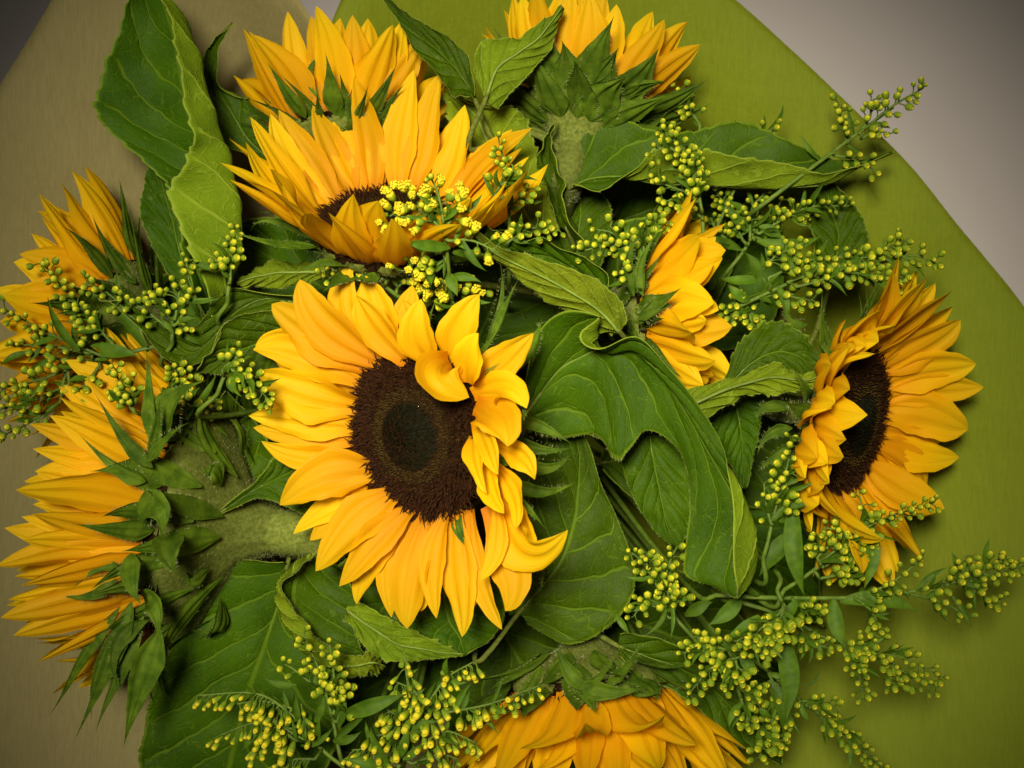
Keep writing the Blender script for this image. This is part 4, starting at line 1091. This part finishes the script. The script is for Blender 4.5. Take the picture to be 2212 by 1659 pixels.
sprig('shaded goldenrod sprig under the long folded leaf, small dull buds', zp(-7.0, (1640, 440), (1620, 520), (1560, 600)), [rc(-6.8, 20, (1605, 520), (1575, 455), (1545, 412)), rc(-6.8, 16, (1620, 515), (1625, 450), (1662, 408)), rc(-6.4, 20, (1640, 505), (1740, 450), (1832, 445)), rc(-7, 14, (1600, 540), (1550, 500), (1535, 470)), rc(-6.8, 14, (1650, 520), (1700, 470), (1745, 465)), rc(-7, 10, (1630, 520), (1660, 480), (1690, 430))],
    [(1635, 520, -6.4, 1775, 508, -6.2, 30), (1610, 500, -6.6, 1560, 430, -6.4, 22), (1600, 540, -6.6, 1500, 520, -6.4, 24), (1640, 490, -6.4, 1690, 520, -6.4, 22)], size=0.0016, seed=12)
sprig('long goldenrod plume of yellow-green buds stretched above the angled sunflower towards green paper', zp(-4.2, (1900, 572), (1750, 595), (1600, 660)), [
    rc(-3.8, 16, (1800, 585), (1890, 550), (1948, 518)), rc(-4, 12, (1890, 572), (1970, 552), (2030, 572)), rc(-3.6, 26, (1660, 600), (1760, 560), (1890, 556)), rc(-3.4, 22, (1720, 620), (1850, 590), (1945, 625)), rc(-3.6, 16, (1640, 590), (1680, 550), (1730, 538)), rc(-3.6, 10, (1840, 590), (1900, 600), (1955, 598)), rc(-4.6, 16, (1620, 650), (1585, 655), (1578, 700)), rc(-4.8, 12, (1640, 650), (1620, 680), (1630, 705)), rc(-3.8, 16, (1700, 610), (1760, 590), (1830, 580)), rc(-4.2, 14, (1640, 640), (1700, 640), (1760, 650))],
    [(1640, 610, -3.6, 1608, 545, -3.2, 26), (1640, 600, -3.6, 1545, 600, -3.4, 26), (1680, 620, -3.8, 1700, 690, -3.8, 20), (1790, 600, -3.4, 1830, 640, -3.2, 10), (1620, 650, -4, 1570, 610, -3.8, 24)], seed=13)
sprig('goldenrod tip with green buds rising in front of the angled sunflower petals', zp(-1.0, (1695, 1030), (1670, 1120), (1650, 1200)), [rc(-0.6, 20, (1672, 1110), (1695, 1030), (1712, 952)), rc(-0.6, 7, (1665, 1130), (1655, 1090), (1650, 1045)), rc(-0.8, 5, (1672, 1120), (1700, 1100), (1710, 1070))],
    [(1715, 1085, -1.0, 1738, 1288, -0.8, 42), (1712, 1150, -1.6, 1640, 1245, -1.6, 42), (1672, 1100, -0.8, 1655, 1070, -0.6, 8)], seed=14)
sprig('goldenrod plume with round green buds crossing the lower petals of the angled sunflower', zp(-1.8, (1900, 1120), (1800, 1200), (1700, 1270)), [rc(-1.2, 34, (1770, 1215), (1890, 1130), (2018, 1085)), rc(-1.2, 14, (1765, 1205), (1815, 1150), (1778, 1140)), rc(-1.2, 9, (1820, 1170), (1862, 1120), (1855, 1060)), rc(-1.5, 18, (1780, 1225), (1840, 1190), (1885, 1175)), rc(-1.7, 16, (1770, 1250), (1820, 1240), (1870, 1225)), rc(-1.4, 8, (1790, 1200), (1770, 1180), (1750, 1170))],
    [(1880, 1140, -1.4, 1866, 1272, -1.2, 34), (1800, 1210, -1.6, 1850, 1195, -1.4, 14)], seed=15)
sprig('long goldenrod stem laid out over green paper with sparse olive buds at its tip', zp(-3.0, (2190, 1232), (2050, 1262), (1900, 1287), (1720, 1292), (1560, 1285)), [
    rc(-2.8, 16, (1855, 1285), (1920, 1262), (1995, 1205)), rc(-2.8, 9, (2000, 1272), (2060, 1245), (2085, 1200)), rc(-2.9, 24, (2050, 1260), (2130, 1245), (2212, 1222)), rc(-3, 11, (1960, 1282), (2030, 1300), (2092, 1330)), rc(-3, 8, (2080, 1262), (2130, 1290), (2160, 1300)), rc(-2.6, 11, (1860, 1300), (1890, 1330), (1890, 1372)), rc(-2.8, 12, (1710, 1295), (1740, 1318), (1770, 1325)), rc(-2.8, 8, (2100, 1255), (2150, 1215), (2165, 1200))],
    [(1815, 1300, -3.0, 1985, 1322, -2.8, 38), (1800, 1295, -2.6, 1828, 1402, -2.2, 36), (2055, 1285, -2.8, 2098, 1358, -2.6, 13), (1980, 1275, -2.6, 2050, 1225, -2.4, 14), (1720, 1295, -2.6, 1660, 1350, -2.4, 28), (1600, 1290, -2.6, 1530, 1350, -2.4, 36), (1640, 1285, -2.6, 1590, 1240, -2.4, 18)], seed=16, size=0.0020)
sprig('forked goldenrod sprig hanging over green paper with buds in two drooping tips', zp(-3.4, (1940, 1440), (1800, 1385), (1690, 1330), (1600, 1300)), [rc(-3.0, 26, (1790, 1375), (1900, 1425), (2022, 1488)), rc(-2.9, 16, (1820, 1395), (1850, 1440), (1866, 1512)), rc(-3, 12, (1720, 1350), (1750, 1385), (1790, 1400)), rc(-3, 14, (1870, 1405), (1960, 1425), (2032, 1462)), rc(-3, 12, (1760, 1370), (1830, 1390), (1880, 1390)), rc(-3, 8, (1900, 1430), (1920, 1460), (1930, 1480))],
    [(1688, 1365, -2.4, 1698, 1556, -2.2, 46), (1735, 1355, -2.8, 1722, 1415, -2.6, 15), (1740, 1482, -3.2, 1772, 1448, -3, 8), (1860, 1410, -2.8, 1865, 1465, -2.8, 10), (1640, 1330, -2.6, 1560, 1380, -2.4, 34)], seed=17)
sprig('thin goldenrod tip trailing lowest over green paper with paired buds', zp(-4.0, (1850, 1605), (1750, 1530), (1660, 1450), (1590, 1400)), [rc(-3.8, 28, (1740, 1520), (1830, 1590), (1905, 1660)), rc(-3.8, 9, (1725, 1515), (1770, 1515), (1805, 1530)), rc(-3.6, 14, (1660, 1455), (1690, 1510), (1715, 1560)), rc(-3.8, 10, (1690, 1480), (1680, 1530), (1670, 1560))], [(1730, 1520, -3.6, 1750, 1560, -3.6, 14), (1660, 1470, -3.4, 1690, 1590, -3.6, 36)], seed=18)
sprig('dense bright cluster of goldenrod buds below the pale tip of the big wavy leaf', zp(-1.6, (1650, 1370), (1690, 1320), (1680, 1280)), [rc(-0.9, 18, (1690, 1315), (1660, 1350), (1590, 1385)), rc(-0.8, 14, (1690, 1325), (1665, 1380), (1640, 1418)), rc(-1.0, 12, (1695, 1310), (1690, 1350), (1690, 1370)), rc(-0.8, 8, (1690, 1320), (1630, 1370), (1610, 1400))], seed=19, size=0.0022)
sprig('goldenrod sprig with round green buds beside the dark leaf under the big wavy leaf', zp(-2.6, (1420, 1240), (1450, 1320), (1500, 1380)), [rc(-2.2, 18, (1442, 1320), (1420, 1245), (1358, 1188)), rc(-2.1, 14, (1450, 1320), (1440, 1240), (1462, 1180)), rc(-2.2, 14, (1445, 1335), (1400, 1295), (1368, 1332)), rc(-2.1, 10, (1440, 1300), (1400, 1230), (1400, 1195)), rc(-2.0, 6, (1455, 1320), (1465, 1290), (1465, 1300))],
    [(1330, 1325, -2.4, 1360, 1370, -2.2, 15), (1440, 1310, -2, 1394, 1372, -1.6, 11), (1450, 1300, -1.8, 1448, 1380, -1.4, 10), (1480, 1330, -2.4, 1540, 1300, -2.2, 30)], seed=20, size=0.0020)
sprig('goldenrod sprig with clustered green buds lying on the dark leaf near hanging sunflower', zp(-2.6, (1530, 1450), (1590, 1420), (1640, 1360)), [rc(-2.1, 24, (1595, 1420), (1540, 1440), (1485, 1502)), rc(-2.0, 16, (1580, 1405), (1520, 1395), (1475, 1412)), rc(-2.1, 12, (1590, 1430), (1590, 1450), (1560, 1480)), rc(-2.2, 10, (1570, 1400), (1540, 1380), (1500, 1375))], [(1600, 1420, -2.0, 1640, 1450, -1.8, 26), (1560, 1410, -2.2, 1500, 1360, -2, 24)], seed=21, size=0.0020)
sprig('goldenrod sprig ending in a small bud cluster beyond the hairy edge of the dark leaf', zp(-3.4, (1660, 1610), (1610, 1530), (1580, 1450)), [rc(-3.0, 12, (1590, 1480), (1620, 1500), (1640, 1480)), rc(-3.0, 14, (1600, 1510), (1615, 1550), (1610, 1565)), rc(-3.0, 14, (1630, 1560), (1650, 1590), (1640, 1640)), rc(-3.0, 10, (1640, 1570), (1670, 1590), (1690, 1610))], [(1600, 1520, -3, 1575, 1570, -2.8, 18), (1640, 1530, -2.8, 1670, 1550, -2.8, 18)], seed=22, size=0.0020)
sprig('thin goldenrod tip beside the recurved petals of the hanging sunflower', zp(-5.6, (1545, 1640), (1490, 1560), (1440, 1490)), [rc(-5.4, 14, (1500, 1575), (1535, 1620), (1555, 1655)), rc(-5.4, 12, (1470, 1540), (1500, 1590), (1510, 1610))], seed=23, size=0.0016)
sprig('goldenrod plume with nodding yellow-tipped buds over the large smooth leaf', zp(-2.2, (560, 1530), (640, 1570), (720, 1640), (800, 1690)), [
    rc(-1.6, 20, (650, 1560), (560, 1500), (425, 1502)), rc(-1.6, 16, (650, 1580), (560, 1560), (470, 1590)), rc(-1.4, 14, (640, 1600), (600, 1580), (545, 1620)), rc(-1.8, 10, (630, 1530), (570, 1515), (510, 1520)), rc(-1.5, 12, (660, 1600), (610, 1570), (590, 1550)), rc(-1.6, 10, (680, 1640), (640, 1640), (600, 1650)), rc(-1.6, 8, (690, 1600), (660, 1560), (650, 1520))],
    [(640, 1480, -1.6, 570, 1465, -1.4, 16), (650, 1560, -1.6, 640, 1490, -1.2, 18), (680, 1560, -1.4, 700, 1500, -1.2, 18), (650, 1610, -1.6, 720, 1570, -1.2, 16)], kind='long', size=0.0017, seed=24, droop=True)
sprig('upright goldenrod tip with round yellow buds in front of the curled leaf', zp(-1.6, (700, 1460), (720, 1560), (740, 1650)), [rc(-1.0, 12, (715, 1540), (690, 1450), (655, 1372)), rc(-1.0, 18, (722, 1540), (722, 1470), (712, 1392)), rc(-1.0, 10, (728, 1560), (745, 1510), (750, 1480)), rc(-1.2, 6, (700, 1500), (640, 1450), (615, 1435))],
    [(735, 1545, -0.8, 880, 1498, -0.4, 36), (725, 1600, -0.8, 810, 1530, -0.6, 22), (730, 1570, -1, 745, 1500, -0.6, 16), (720, 1600, -1, 780, 1580, -0.6, 20)], seed=25, size=0.0021)
sprig('big goldenrod plume of yellow-tipped buds touching petals of the hanging sunflower', zp(-1.8, (960, 1500), (900, 1590), (840, 1690)), [
    rc(-1.2, 10, (895, 1570), (880, 1470), (872, 1402)), rc(-1.0, 20, (900, 1560), (960, 1470), (1022, 1430)), rc(-1.1, 16, (890, 1570), (900, 1500), (850, 1470)), rc(-0.8, 22, (960, 1540), (1060, 1520), (1168, 1480)), rc(-1.0, 20, (900, 1620), (960, 1580), (1030, 1605)), rc(-1.2, 14, (860, 1640), (850, 1590), (800, 1590)), rc(-1.2, 12, (890, 1650), (950, 1630), (990, 1640)), rc(-1.2, 12, (840, 1650), (810, 1620), (760, 1620)), rc(-1.0, 16, (900, 1590), (940, 1530), (970, 1500)), rc(-1.0, 14, (890, 1600), (860, 1550), (830, 1530))],
    [(850, 1640, -1.0, 880, 1560, -0.6, 22), (840, 1660, -1.0, 800, 1570, -0.6, 26), (880, 1580, -1, 950, 1560, -0.8, 18), (870, 1640, -1, 920, 1600, -0.8, 18), (830, 1660, -1, 740, 1640, -0.8, 22)], kind='long', size=0.0018, seed=26, droop=True, mixk=('round', 0.25))
